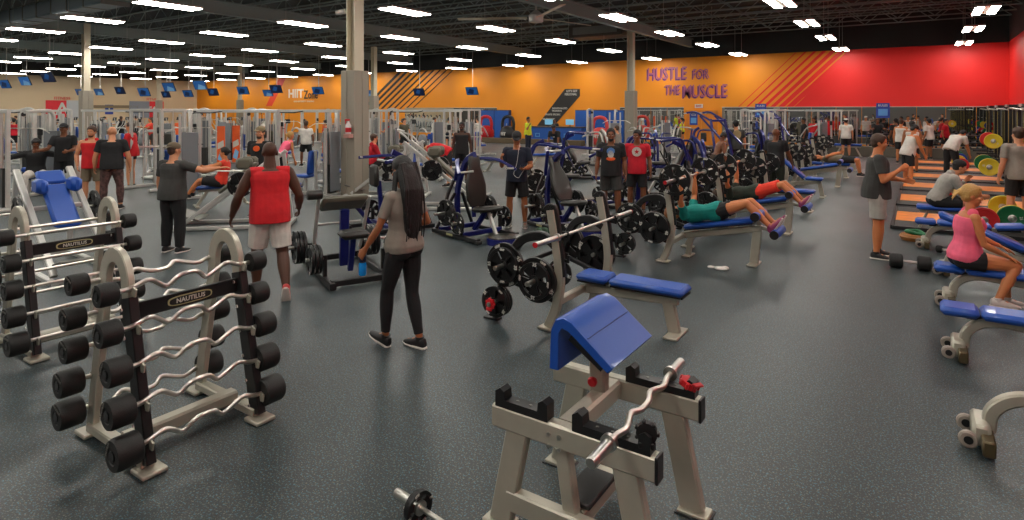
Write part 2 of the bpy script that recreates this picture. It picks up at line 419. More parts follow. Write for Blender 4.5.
# black slanted banner with white lines
q = [FW(*p) for p in ((537, 126), (554, 126), (580, 96), (580, 89), (565, 89))]
bn = empty('wall_banner', (0, YN, 0)); tag(bn, 'slanted black banner with white lines of lettering above the blue desk', 'banner')
part('panel', MB().prism(q, (0, -.02, 0), (1, 0, 0), (0, 0, 1), .02), m_blk, bn)
def btext(txt, px, py, hpx, wpx):
    x, z = FW(px, py); me = text_mesh(txt, hpx*40/F/.72, whitemk, .004, .004)
    ws = max(v.co.x for v in me.vertices)-min(v.co.x for v in me.vertices); xa, _ = FW(px-wpx/2, py); xb_, _ = FW(px+wpx/2, py)
    me.transform(Matrix.Diagonal(((xb_-xa)/ws, 1, 1, 1))); part('lettering', me, None, bn, TM((x, -.04, z), (PI/2, 0, 0)))
btext("LET'S GET", 572, 91.2, 2.2, 11); btext('PERSONAL', 571, 94.4, 2.4, 12); btext('INDIVIDUALIZED', 560, 108.4, 1.9, 15); btext('TRAINING', 557, 110.9, 1.8, 10); btext('SPORTS SPECIFIC', 553, 114.6, 1.9, 15); btext('NUTRITION', 549, 119.2, 1.9, 12)
# exit sign and double door
xd, _ = FW(702, 130)
xs, zs = FW(699, 106); ex = empty('exit_sign', (xs, YN, zs)); tag(ex, 'small red and white EXIT sign above the double door', 'sign')
part('panel', MB().box((0, -.03, 0), (.5, .05, .24), bev=.01), white, ex)
part('lettering', text_mesh('EXIT', .17, redm, .005, .006), None, ex, TM((0, -.062, 0), (PI/2, 0, 0)))
xa, _ = FW(687, 130); xb_, _ = FW(717, 130); m_door = mat('orange_door_paint', (214, 128, 24), .45)
for i, (a, c) in enumerate(((xa, (xa+xb_)/2), ((xa+xb_)/2, xb_))):
    d = struct('door_%d' % (i+1), MB().box(((a+c)/2, YN-.03, 1.05), (c-a-.03, .05, 2.1), bev=.008), m_door)
    part('push_bar', MB().box(((a+c)/2, YN-.1, 1.0), (c-a-.2, .07, .07), bev=.01), greyplate, d)
    part('door_closer', MB().box(((a+c)/2, YN-.09, 2.0), (.3, .06, .06), bev=.01), greyplate, d)
struct('trim_1', MB().box((xa-.03, YN-.04, 1.08), (.07, .1, 2.16)).box((xb_+.03, YN-.04, 1.08), (.07, .1, 2.16)).box(((xa+xb_)/2, YN-.04, 2.14), (xb_-xa+.12, .1, .07)), m_door)
m_post = mat('poster_blue', (30, 60, 150), .4); m_post2 = mat('poster_light', (90, 150, 210), .4)
def poster(px, py, w, h, lb, m=m_post, txt=None, off=.08, z=None):
    x, zz = FW(px, py); r = empty('poster', (x, YN, z if z is not None else zz)); tag(r, lb, 'poster')
    part('sheet', MB().box((0, -off, 0), (w, .01, h)), m, r)
    part('picture_area', MB().box((0, -off-.008, -h*.12), (w*.7, .006, h*.45)), m_post2, r)
    part('lettering', text_mesh(txt or 'CLUB', w*.26, whitemk, .002, .002), None, r, TM((0, -off-.01, h*.33), (PI/2, 0, 0)))
poster(694, 119, .5, .75, 'small blue poster taped to the orange door')
poster(761, 110.5, .62, .8, 'blue notice hanging on the mirror top nearer the door', txt='RULES')
poster(883, 110.5, .62, .8, 'blue notice hanging on the mirror top above the barbell platforms', txt='RULES')
# blue locker style panels and desk
m_bluep = mat('blue_panel', (20, 84, 168), .4); m_bluedk = mat('blue_panel_seam', (12, 40, 90), .5)
def blue_panels(pxa, pxb, n, lb, ztop=2.2, y0=YN-.35):
    xa = FW(pxa, 130, y0)[0]; xb_ = FW(pxb, 130, y0)[0]; d = (xb_-xa)/n
    for i in range(n):
        r = empty('blue_cabinet', (xa+d*(i+.5), y0, 0)); tag(r, ORD0[i]+' '+lb, 'cabinet', lb)
        part('carcass', MB().box((0, .15, ztop/2), (d-.01, .3, ztop), bev=.008), m_bluedk, r)
        dr = part('door', MB().box((0, -.012, ztop/2), (d-.06, .03, ztop-.1), bev=.008), m_bluep, r)
        part('handle', MB().box((d*.36, -.04, 1.1), (.02, .03, .16), bev=.004), steel, dr)
blue_panels(480, 509, 2, 'tall blue cabinet by the red kettlebell display, counted toward the desk')
blue_panels(575, 624, 3, 'tall blue cabinet between the desk and the far post, counted from the desk')
dk = PD(556, 37.2); dx_, dy_ = FW(556, 130, 35.2)[0], 35.2
r = empty('reception_desk', (dx_, 35.2, 0)); tag(r, 'blue trainer desk with pale square emblems under the black banner', 'desk')
part('carcass', MB().box((0, 0, .52), (4.2, .8, 1.04), bev=.02), m_bluep, r)
part('counter_top', MB().box((0, 0, 1.07), (4.35, .95, .06), bev=.01), mat('counter_dark', (60, 52, 46), .4), r)
for i in (-1.2, -.1, 1.0):
    part('emblem', MB().box((i, -.41, .62), (.36, .02, .05)).box((i, -.41, .42), (.36, .02, .05)).box((i-.15, -.41, .52), (.05, .02, .2)).box((i+.15, -.41, .52), (.05, .02, .2)), m_post2, r)
for i, xx in enumerate((-.5, 1.1)):
    s = empty('computer_monitor', (dx_+xx, 35.1, 1.1)); tag(s, ['flat computer screen at the middle of the blue desk', 'flat computer screen by the seated trainer at the blue desk'][i], 'monitor')
    part('screen', MB().box((0, 0, .3), (.6, .04, .36), bev=.008), mat('screen_glow', (110, 170, 200), .3, emit=.5), s)
    part('stand', MB().box((0, .03, .08), (.06, .03, .16)).box((0, .03, .008), (.24, .16, .016)), blackm, s)
# giant kettlebell displays
def kettlebell_T(m, nm):
    t = T('kettlebell_display', 'display'); b = MB()
    b.lathe([(.24, 0), (.34, .1), (.4, .3), (.38, .52), (.28, .68), (.12, .76)], n=28); t.add('bell', b, m)
    t.add('handle', MB().tube(smooth([(-.3, 0, .5), (-.33, 0, .85), (-.24, 0, 1.12), (0, 0, 1.2), (.24, 0, 1.12), (.33, 0, .85), (.3, 0, .5)]), .075, 12), m)
    t.add('lettering', text_mesh('FIT', .2, whitemk, .01, .01), None, TM((0, -.415, .38), (PI/2, 0, 0)))
    return t
KR = kettlebell_T(redm, 'red'); KB = kettlebell_T(blackm, 'black'); KO = kettlebell_T(mat('coral_plastic', (214, 70, 66), .4), 'coral')
for t, px, lb in ((KR, 486, 'oversized red kettlebell display in front of the blue cabinets'), (KB, 508, 'oversized black kettlebell display next to the red one'), (KO, 600, 'oversized coral kettlebell display behind the cable arms')):
    x = FW(px, 130, 34.6)[0]; t.put(lb, (x, 34.6, 0), scale=1.45)
# low carpeted kerb in front of the back wall
m_kerb = mat('grey_carpet_platform', (96, 90, 80), .8, bump=.3)
struct('trim_2', MB().box(((FW(405, 130)[0]+FW(618, 130)[0])/2, 33.0, .17), (FW(618, 130)[0]-FW(405, 130)[0], .5, .34), bev=.02), mat('brown_carpet_step', (92, 78, 58), .85, bump=.3))
xk0, yk0 = P(805, 159); xk1, yk1 = P(945, 157)
struct('trim_3', MB().box((-.5, 33.2, .24), (11.5, .5, .48), bev=.02), m_kerb)
# cream wall boards, posters
def left_wall(px, py):
    k = (px-512)/F; # x' = XL : X*CA - Y*SA = XL
    Y = XL/(k*CA-SA); X = k*Y; return (X*SA+Y*CA, CH-(py-HZ)*Y/F)
y_, z_ = left_wall(62, 112); m_rp = mat('red_poster', (214, 24, 40), .5)
for px, w_, txt, lb, mm in ((62, 3.2, 'A', 'red poster with a white letter on the cream wall', m_rp), (76, 2.0, '', 'pale blank board beside the red poster', mat('pale_board', (176, 180, 184), .5)), (153, 2.6, 'TEAM', 'red poster with white lettering near the orange corner', m_rp), (139, 2.4, '', 'grey blank board near the orange corner', mat('grey_board', (130, 138, 150), .4)), (109, .9, 'i', 'small blue notice on the cream wall', m_post)):
    y_, z_ = left_wall(px, 112); r = empty('poster', (XL, y_, 2.25)); tag(r, lb, 'poster')
    part('sheet', MB().box((.04 if txt else .1, 0, 0), (.02, w_*.85, 1.8 if w_ > 1 else 1)), mm, r)
    if txt: part('lettering', text_mesh(txt, (1.7 if len(txt) == 1 else .8) if w_ > 1 else .5, whitemk, .01, .03), None, r, TM((.06, 0, 0), (PI/2, 0, PI/2)))
y_, z_ = left_wall(110, 108)
struct('trim_4', MB().box((XL+.05, y_, 2.55), (.12, 5.5, .3)), mat('dark_recess', (120, 104, 80), .6))
for i, (a, c) in enumerate(((62, 3.2), (153, 2.6))):
    y_, z_ = left_wall(a, 112); r = empty('wall_sign', (XL+.05, y_, 3.35)); tag(r, ['thin pink caption above the red poster with a letter', 'thin pink caption above the red poster near the orange corner'][i], 'wall lettering')
    part('lettering', text_mesh('FITNESS', .4, m_rp, .01), None, r, TM((0, 0, 0), (PI/2, 0, PI/2)))
# ================================================================ EQUIPMENT TEMPLATES
def NF(M, s, x, y):
    a = M.to_3x3() @ V((s, 0, 0)); return 'near' if a.x*x+a.y*y < 0 else 'far'
REG = []
def bounds2(t):
    xs, ys = [], []
    for pn, me, M, sub, lb in t.parts:
        for v in me.vertices:
            q = (M @ v.co) if M is not None else v.co; xs.append(q.x); ys.append(q.y)
    return min(xs), max(xs), min(ys), max(ys)
def obb(t, x, y, rz, sc=1.0):
    if not hasattr(t, 'b2'): t.b2 = bounds2(t)
    a, b, c, d = [q*sc for q in t.b2]; co, si = math.cos(rz), math.sin(rz)
    return [(x+u*co-v*si, y+u*si+v*co) for u, v in ((a, c), (b, c), (b, d), (a, d))]
def hits(A_, B_):
    for P_ in (A_, B_):
        for i in range(4):
            ex, ey = P_[(i+1) % 4][0]-P_[i][0], P_[(i+1) % 4][1]-P_[i][1]; nx, ny = -ey, ex
            a = [nx*q[0]+ny*q[1] for q in A_]; b = [nx*q[0]+ny*q[1] for q in B_]
            if max(a) < min(b) or max(b) < min(a): return False
    return True
def free_spot(t, px, Y, rz, tries, pad=1.0):
    for dY, dp in tries:
        x, y = PD(px+dp, Y+dY); 
        if y > 37.0 or x > 2.6 or x < XL+1: continue
        o = obb(t, x, y, rz, pad)
        if not any(hits(o, r_) for r_ in REG): return x, y
    return None
# ---- weights
def plate_T(r=.225, t=.04, num='45', m=castiron, name='weight_plate'):
    T_ = T(name, 'weight plate'); b = MB(); n = 36; f = t/2
    def annulus(r0, r1, h0, h1, a0=0, a1=2*PI, k=n):
        full = abs(a1-a0-2*PI) < 1e-6; vs = []; fs = []; kk = k if full else k+1
        for i in range(kk):
            a = a0+(a1-a0)*i/k; c, s = math.cos(a), math.sin(a)
            vs += [(r0*c, -h0, r0*s), (r1*c, -h1, r1*s), (r1*c, h1, r1*s), (r0*c, h0, r0*s)]
        for i in range(k):
            j = (i+1) % kk
            for q in range(4): fs.append((i*4+q, i*4+(q+1) % 4, j*4+(q+1) % 4, j*4+q))
        if not full: fs.append((3, 2, 1, 0)); fs.append(tuple((kk-1)*4+q for q in range(4)))
        b.add(vs, fs)
    annulus(.8*r, .985*r, f, f); annulus(.985*r, r, f, f*.8); annulus(.026, .3*r, f*.9, f*.9, k=20)
    for i in range(5):
        a = 2*PI*i/5+.3; annulus(.3*r, .8*r, f*.55, f*.55, a-.42, a+.42, 5)
    T_.add('disc', b, m)
    tm = text_mesh(num, r*.26, whitemk, .0008, .002)
    lg = text_mesh('GRIP', r*.15, whitemk, .0008, .002)
    for sgn in (-1, 1):
        for k in range(4):
            a = PI/2*k+.3; me = tm if k % 2 == 0 else lg
            M = TM((0, sgn*(f+.0006), 0), (0, 0, 0 if sgn < 0 else PI)) @ Matrix.Rotation(-(a-PI/2), 4, 'Y') @ TM((0, 0, r*.885), (PI/2, 0, 0))
            T_.add('lettering', me, None, M)
    return T_
PL45, PL35, PL25, PL10, PL5 = plate_T(), plate_T(.185, .036, '35'), plate_T(.16, .034, '25'), plate_T(.115, .028, '10'), plate_T(.085, .024, '5')
def bumper_T(m, num, t=.06):
    T_ = T('bumper_plate', 'weight plate'); b = MB(); r = .225; f = t/2
    b.lathe([(.17, -f*.75), (.18, -f), (r-.008, -f), (r, -f+.008), (r, f-.008), (r-.008, f), (.18, f), (.17, f*.75)], ax=(0, 1, 0), n=36); T_.add('disc', b, m)
    T_.add('steel_hub', MB().lathe([(.055, -f-.002), (.065, -f+.004), (.065, f-.004), (.055, f+.002)], ax=(0, 1, 0), n=20), steel)
    tm = text_mesh(num, .06, whitemk, .001, .001)
    for sgn in (-1, 1): T_.add('lettering', tm, None, TM((0, sgn*(f*.78+.002), 0), (0, 0, 0 if sgn < 0 else PI)) @ TM((0, 0, .12), (PI/2, 0, 0)))
    return T_
BR, BY, BG, BB = bumper_T(redbump, '55', .075), bumper_T(yellowbump, '35'), bumper_T(greenbump, '25', .05), bumper_T(bluebump, '45', .07)
def barbell_T(L=2.2, sl=.42, name='barbell', tip=None):
    t = T(name, 'barbell'); h = L/2
    t.add('shaft', MB().lathe([(.014, -h+sl), (.014, h-sl)], ax=(0, 1, 0), n=12), chrome)
    for s in (-1, 1):
        b = MB().lathe([(.038, 0), (.038, .03), (.025, .032), (.025, sl-.012), (.022, sl)], (0, s*(h-sl), 0), (0, s, 0), 16); t.add('sleeve', b, steel)
        if tip: t.add('end_cap', MB().cyl((0, s*(h-.004), 0), (0, s*(h+.004), 0), .026), tip, label='coloured end cap')
    return t
BAR = barbell_T(); BARR = barbell_T(tip=redm)
def ez_path(L, w_=.036):      # the wavy grip of a curl bar along y, wave in x
    w_ = w_; k = [(-L/2, 0), (-.36, 0), (-.26, w_), (-.13, -w_), (-.06, w_*.6), (.06, w_*.6), (.13, -w_), (.26, w_), (.36, 0), (L/2, 0)]
    return [(x, y, 0) for y, x in k]
def fixed_bar_T(kind, R, Lh=.16, L=1.1):
    t = T('curl_barbell' if kind == 'ez' else 'fixed_barbell', 'barbell')
    pts = fillet(ez_path(L-2*Lh+.06, .052), .04, 3) if kind == 'ez' else [(0, -(L/2-Lh), 0), (0, L/2-Lh, 0)]
    t.add('shaft', MB().tube(pts, .0155, 10), chrome)
    for s in (-1, 1):
        y0 = s*(L/2-Lh); b = MB().lathe([(R*.9, 0), (R, .012), (R, Lh-.016), (R*.92, Lh), (R*.55, Lh+.001), (R*.5, Lh-.004)], (0, y0, 0), (0, s, 0), 28); i = t.add('weight_head', b, rubber)
        e = MB().lathe([(R*.34, 0), (R*.34, .006)], (0, y0+s*Lh*.985, 0), (0, s, 0), 16)
        t.add('end_badge', e, castiron, sub=i)
        num = text_mesh('NAUTILUS', R*.25, greyplate, .001, .0005)
        t.add('lettering', num, None, TM((0, y0+s*(Lh+.003), R*.62), (PI/2, 0, 0 if s < 0 else PI)), sub=i)
    return t
def dumbbell_T(R=.08, Lh=.13, g=.13):
    t = T('dumbbell', 'dumbbell'); t.add('handle', MB().tube([(-g/2-.01, 0, 0), (-g/4, 0, 0), (0, 0, 0), (g/4, 0, 0), (g/2+.01, 0, 0)], [.015, .017, .019, .017, .015], 10), chrome)
    for s in (-1, 1): t.add('weight_head', MB().lathe([(R*.8, 0), (R, .014), (R, Lh-.014), (R*.8, Lh)], (s*g/2, 0, 0), (s, 0, 0), 12), rubber)
    return t
DB = dumbbell_T(); DBS = dumbbell_T(.055, .08, .12)
# ---- bar rack (A-frame with inverted U uprights)
def bar_rack_T():
    t = T('barbell_rack', 'rack')
    zt, sy = 1.02, .37
    for s in (-1, 1):
        y = s*sy
        path = [(-.36, y, .05), (-.16, y, zt)] + [(-.005-.155*math.cos(a), y, zt+.05+.2*math.sin(a)) for a in [PI*k/10 for k in range(0, 11)]] + [(.17, y, zt-.06)]
        t.add('upright', MB().beam(path, .1, .045, up=(0, 1, 0)), platinum)
        b = MB(); b.beam([(.165, y, zt), (.40, y, .05)], .11, .06, up=(0, 1, 0), ch=.1); fr = t.add('hook_rail', b, blackm)
        bo = MB()
        for k in range(6):
            q = k/5; z = zt-.06-(zt-.18)*q; x = .18+.215*(zt-z)/(zt-.05)
            for yy in (y-.056,): bo.cyl((x, yy, z), (x, yy-.006, z), .012, 8)
        t.add('rail_bolt', bo, steel, sub=fr)
        t.add('foot_plate', MB().box((.42, y, .02), (.16, .15, .03), bev=.008), platinum)
        t.add('foot_plate', MB().box((-.38, y, .02), (.16, .15, .03), bev=.008), platinum)
        t.add('base_rail', MB().beam([(-.36, y, .06), (.40, y, .06)], .08, .06), platinum)
        for side, sx in ((1, 1), (-1, -1)):
            for k in range(5):
                z = .17+.222*k; x = (.40-.235*(z-.05)/(zt-.05)) if side > 0 else (-.36+.2*(z-.05)/(zt-.05))
                h = MB().beam([(x, y, z-.01), (x+sx*.075, y, z-.005), (x+sx*.085, y, z+.03)], .04, .012, up=(0, 1, 0)); t.add('bar_hook', h, platinum)
    t.add('cross_beam', MB().beam([(.17, -sy, .93), (.17, sy, .93)], .035, .1), blackm)
    t.add('cross_beam', MB().beam([(.1, -sy, .1), (.1, sy, .1)], .1, .09), platinum)
    pl = MB()
    pr = []
    for a in range(24):
        an = 2*PI*a/24; pr.append((.15*math.copysign(abs(math.cos(an))**.6, math.cos(an)), .032*math.copysign(abs(math.sin(an))**.6, math.sin(an))))
    i = t.add('name_badge', pl.prism(pr, (.193, 0, .93), (0, 1, 0), (0, 0, 1), .006), mat('badge_cream', (180, 176, 130), .4))
    t.add('badge_field', MB().prism([(x*.93, z*.78) for x, z in pr], (.197, 0, .93), (0, 1, 0), (0, 0, 1), .004), blackm, sub=i)
    t.add('lettering', text_mesh('NAUTILUS', .042, whitemk, .001, .001), None, TM((.2005, 0, .93), (PI/2, 0, PI/2)), sub=i)
    return t
RACK = bar_rack_T()
def rack_bars(rx, ry, kind, where, grp):
    nm = ['lowest', 'second lowest', 'middle', 'second highest', 'top']
    for side in (1, -1):
        for k in range(5):
            z = .17+.222*k; x = (.40-.235*(z-.05)/.97)+.045 if side > 0 else -(.36-.2*(z-.05)/.97)-.045
            R = .094-.006*k+.002*side; tt = fixed_bar_T(kind, R, .145-.01*k, 1.1)
            tt.put('%s %s bar, %s side of the %s' % (nm[k], 'wavy chrome' if kind == 'ez' else 'straight chrome', 'open' if side > 0 else 'far', where), (rx+x, ry-.02+random.uniform(-.015, .015), z+.022), 0, grp, rot=(0, 0 if kind != 'ez' else (-1.15 if side > 0 else .35), 0))
# ---- preacher stand
def preacher():
    t = T('preacher_curl_bench', 'exercise bench')
    for y in (-.325, .325):
        t.add('rest_beam', MB().beam([(-.45, y, .575), (.45, y, .575)], .075, .12), platinum)
        cap = blackm
        for xa_ in (-.43, .03) if y < 0 else (.03,):
            L = .32 if xa_ < 0 else .4
            pr = [(0, 0), (L, 0), (L, .035), (L, .085), (L-.03, .1), (L-.055, .085), (L-.06, .04), (.06, .04), (.055, .085), (.03, .1), (0, .08)]
            sd = t.add('bar_saddle', MB().prism([(xa_+a, b) for a, b in pr], (0, y, .632), (1, 0, 0), (0, 0, 1), .07), blackm)
            st = MB()
            for q in (.12, .2, .28): st.cyl((xa_+q, y, .671), (xa_+q, y, .675), .009, 8)
            t.add('saddle_bolt', st, greyplate, sub=sd)
        t.add('end_cap', MB().box((.458, y, .575), (.016, .08, .125), bev=.004), blackm)
        bb = MB()
        for q in (-.1, -.04): 
            for zz in (.52, .58): bb.cyl((q, y-.038, zz), (q, y-.046, zz), .011, 8)
        t.add('beam_bolt', bb, steel)
        for sx in (-1, 1):
            t.add('leg', MB().beam([(sx*.3, y, .53), (sx*.41, y+.0, .02)], .13, .06, up=(0, 1, 0)), platinum)
            t.add('foot_plate', MB().box((sx*.42, y, .012), (.17, .11, .022), bev=.006), platinum)
            t.add('foot_pad', MB().box((sx*.42, y, .004), (.19, .13, .008), bev=.002), blackm)
    t.add('spine_beam', MB().beam([(-.05, -.28, .575), (-.05, .29, .575)], .1, .11), platinum)
    t.add('base_beam', MB().beam([(-.36, -.325, .15), (.36, -.325, .15)], .07, .11), platinum)
    t.add('step_beam', MB().beam([(0, -.29, .16), (0, .3, .16)], .12, .1), platinum)
    t.add('step_plate', MB().box((0, -.12, .225), (.17, .32, .03), bev=.008), blackm)
    t.add('centre_post', MB().beam([(-.05, -.3, .5), (0, -.3, .18)], .08, .06, up=(0, 1, 0)), platinum)
    t.add('pad_post', MB().beam([(-.06, .13, .58), (-.06, .13, .82)], .095, .075), platinum)
    t.add('pad_tube', MB().beam([(-.06, .13, .8), (-.06, .13, .96)], .07, .055), chrome)
    kb = MB().cyl((-.06, .075, .70), (-.06, .05, .70), .012); kb.lathe([(.012, 0), (.026, .008), (.028, .022), (.02, .034)], (-.06, .06, .70), (0, -1, 0), 14); t.add('adjusting_knob', kb, redm, label='red adjusting knob')
    # tent pad: a bent upholstered board, ridge along y
    out = [(-.205, .82), (-.2, .95), (-.195, 1.03), (-.17, 1.085), (-.12, 1.105), (-.07, 1.09), (-.02, 1.05), (.1, .955), (.165, .905)]
    inn = [(.135, .868), (.06, .925), (-.04, 1.0), (-.09, 1.035), (-.125, 1.045), (-.145, 1.02), (-.148, .96), (-.15, .82)]
    poly = out+inn; rings = []
    for yy, sc in ((-.31, .86), (-.302, .95), (-.29, 1), (.21, 1), (.222, .95), (.23, .86)):
        k = len(poly); R = []
        for i, (x, z) in enumerate(poly):
            j = i if i < len(out) else None
            mx, mz = (out[min(max(k-1-i, 0), 8)] if i >= len(out) else inn[min(len(inn)-1, max(0, len(inn)-1-i))])
            cx, cz = (x+mx)/2, (z+mz)/2; R.append(V((cx+(x-cx)*sc, .13+yy, cz+(z-cz)*sc)))
        rings.append(R)
    pd = t.add('arm_pad', MB().rings(rings), bluepad)
    t.add('stitch_seam', MB().tube([(-.166, -.17, 1.086), (-.166, .34, 1.086)], .003, 6).tube([(.02, -.17, 1.0205), (.02, .34, 1.0205)], .0025, 6), mat('dark_blue_stitch', (18, 52, 120), .5), sub=pd)
    t.add('pad_board', MB().beam([(-.11, -.12, .985), (.08, -.12, .86)], .03, .02, up=(0, 1, 0)).beam([(-.11, .13, .985), (.08, .13, .86)], .4, .015, up=(0, 0, 1)), blackm)
    t.add('pad_bracket', MB().beam([(-.06, .13, .92), (-.13, .13, .94)], .06, .03), blackm)
    return t
# ---- olympic bench with uprights and storage pegs
def olympic_T(kind):
    t = T('olympic_bench', 'exercise bench'); tilt = kind
    for s in (-1, 1):
        y = s*.56
        pts = smooth([(-.03, y, .03), (.06, y, .25), (.10, y, .5), (.07, y, .8), (.0, y, 1.2)], 5)
        up = t.add('upright', MB().beam(pts, .09, .07, up=(0, 1, 0)), platinum)
        g = smooth([(.115, y, .55), (.09, y, .8), (.03, y, 1.16), (-.0, y, 1.215), (-.05, y, 1.18)], 4)
        t.add('bar_guard', MB().beam(g, .105, .05, up=(0, 1, 0)), blackm, sub=up)
        for z in (.72, .93): t.add('bar_hook', MB().beam([(.09+(.93-z)*.1, y, z), (.19, y, z-.01), (.2, y, z+.05)], .03, .014, up=(0, 1, 0)).box((.13, y+.055, z+.02), (.08, .012, .08), bev=.004), blackm)
        t.add('foot_plate', MB().box((-.03, y, .014), (.2, .13, .026), bev=.008), platinum)
        # storage arch with pegs
        ar = smooth([(.04, y, .86), (-.12, y+s*.0, .93), (-.34, y+s*.03, .86), (-.48, y+s*.05, .62), (-.58, y+s*.06, .3), (-.66, y+s*.06, .03)], 4)
        t.add('storage_arch', MB().beam(ar, .09, .07, up=(0, 1, 0)), blackm)
        t.add('storage_brace', MB().beam([(-.52, y+s*.05, .45), (.05, y, .3)], .05, .05), blackm)
        t.add('foot_plate', MB().box((-.68, y+s*.06, .012), (.18, .1, .022), bev=.006), blackm)
        for (px, pz) in PEGS: t.add('plate_peg', MB().cyl((px, y+s*.04, pz), (px, y+s*.27, pz), .024, 12).cyl((px, y+s*.27, pz), (px, y+s*.278, pz), .02, 12), steel)
    t.add('cross_beam', MB().beam([(.08, -.56, .3), (.08, .56, .3)], .07, .07), platinum)
    t.add('cross_beam', MB().beam([(-.5, -.6, .55), (-.5, .6, .55)], .05, .05), blackm)
    if kind == 'flat': a, c = (.04, .40), (1.2, .40); segs = [(0, .31), (.325, 1.0)]
    elif kind == 'decline': a, c = (.12, .40), (1.12, .60); segs = [(0, 1.0)]
    else: a, c = (-.05, 1.0), (.62, .42); segs = [(0, 1.0)]
    av, cv = V((a[0], 0, a[1])), V((c[0], 0, c[1])); d = cv-av; ang = math.atan2(-d.z, d.x)
    for q0, q1 in segs:
        m0 = av+d*(q0+q1)/2; L = d.length*(q1-q0); R = Matrix.Rotation(ang, 3, 'Y')
        t.add('pad', MB().box(m0+V((0, 0, .045)), (L-.012, .3, .075), R, .028), bluepad)
        t.add('pad_base', MB().box(m0, (L-.03, .24, .02), R), blackm)
    if kind == 'incline':
        t.add('pad', MB().box((.84, 0, .46), (.4, .32, .075), bev=.028), bluepad)
        t.add('leg', MB().beam([(.95, 0, .4), (1.02, 0, .02)], .1, .06), platinum); t.add('foot_plate', MB().box((1.03, 0, .014), (.12, .5, .026), bev=.008), platinum)
        t.add('spine_beam', MB().beam([(.08, 0, .28), (.97, 0, .38)], .06, .08), platinum)
        t.add('back_brace', MB().beam([(.1, 0, .3), (.12, 0, .82)], .06, .06), platinum)
    elif kind == 'flat':
        t.add('spine_beam', MB().beam([(.06, 0, .3), (1.1, 0, .34)], .07, .09), platinum)
        t.add('leg', MB().beam([(1.0, 0, .34), (1.07, 0, .02)], .12, .06), platinum); t.add('foot_plate', MB().box((1.08, 0, .014), (.14, .36, .026), bev=.008), platinum)
    else:
        t.add('spine_beam', MB().beam([(.06, 0, .3), (1.2, 0, .53)], .07, .09), platinum)
        t.add('leg', MB().beam([(1.15, 0, .52), (1.1, 0, .02)], .12, .06), platinum); t.add('foot_plate', MB().box((1.1, 0, .014), (.14, .36, .026), bev=.008), platinum)
        for (x, z) in ((1.17, .72), (1.42, .5)):
            ro = t.add('leg_roller', MB().lathe([(.05, -.27), (.062, -.25), (.062, .25), (.05, .27)], (x, 0, z), (0, 1, 0), 18), bluepad)
            t.add('roller_end', MB().cyl((x, -.285, z), (x, -.27, z), .06, 16), blackm, sub=ro)
        t.add('roller_arm', MB().beam([(1.15, 0, .55), (1.42, 0, .5)], .05, .05), platinum); t.add('roller_arm', MB().beam([(1.16, 0, .5), (1.17, 0, .72)], .05, .05), platinum)
    t.add('rear_leg', MB().beam([(.2, 0, .33), (.16, 0, .02)], .08, .05), platinum); t.add('foot_plate', MB().box((.16, 0, .012), (.12, .3, .022), bev=.006), platinum)
    return t
PEGS = [(-.5, .6), (-.58, .22), (-.12, .5)]
OLY = {k: olympic_T(k) for k in ('flat', 'decline', 'incline')}
PN = ['high outer', 'low outer', 'inner']
def load(t, label, x, y, z, rz=0, grp=None): t.put(label, (x, y, z), rz, grp, rot=(0, random.uniform(0, 6.28), rz))
def fill_pegs(x, y, where, spec):
    """spec: for each side/peg a list of plate templates, inner first"""
    for (s, k), lst in spec.items():
        px, pz = PEGS[k]; yy = .56*s+s*(.06)
        for i, t in enumerate(lst):
            th = {id(PL45): .04, id(PL35): .036, id(PL25): .034, id(PL10): .028, id(PL5): .024}[id(t)]
            yy += s*th/2*1.0+s*.004
            load(t, '%s black plate on the %s peg, %s side of the %s' % (['innermost', 'second', 'third', 'fourth'][i], PN[k], 'near' if s < 0 else 'far', where), x+px, y+yy, pz-.0, 0, 'plates on the %s peg, %s side of the %s' % (PN[k], 'near' if s < 0 else 'far', where))
            yy += s*th/2
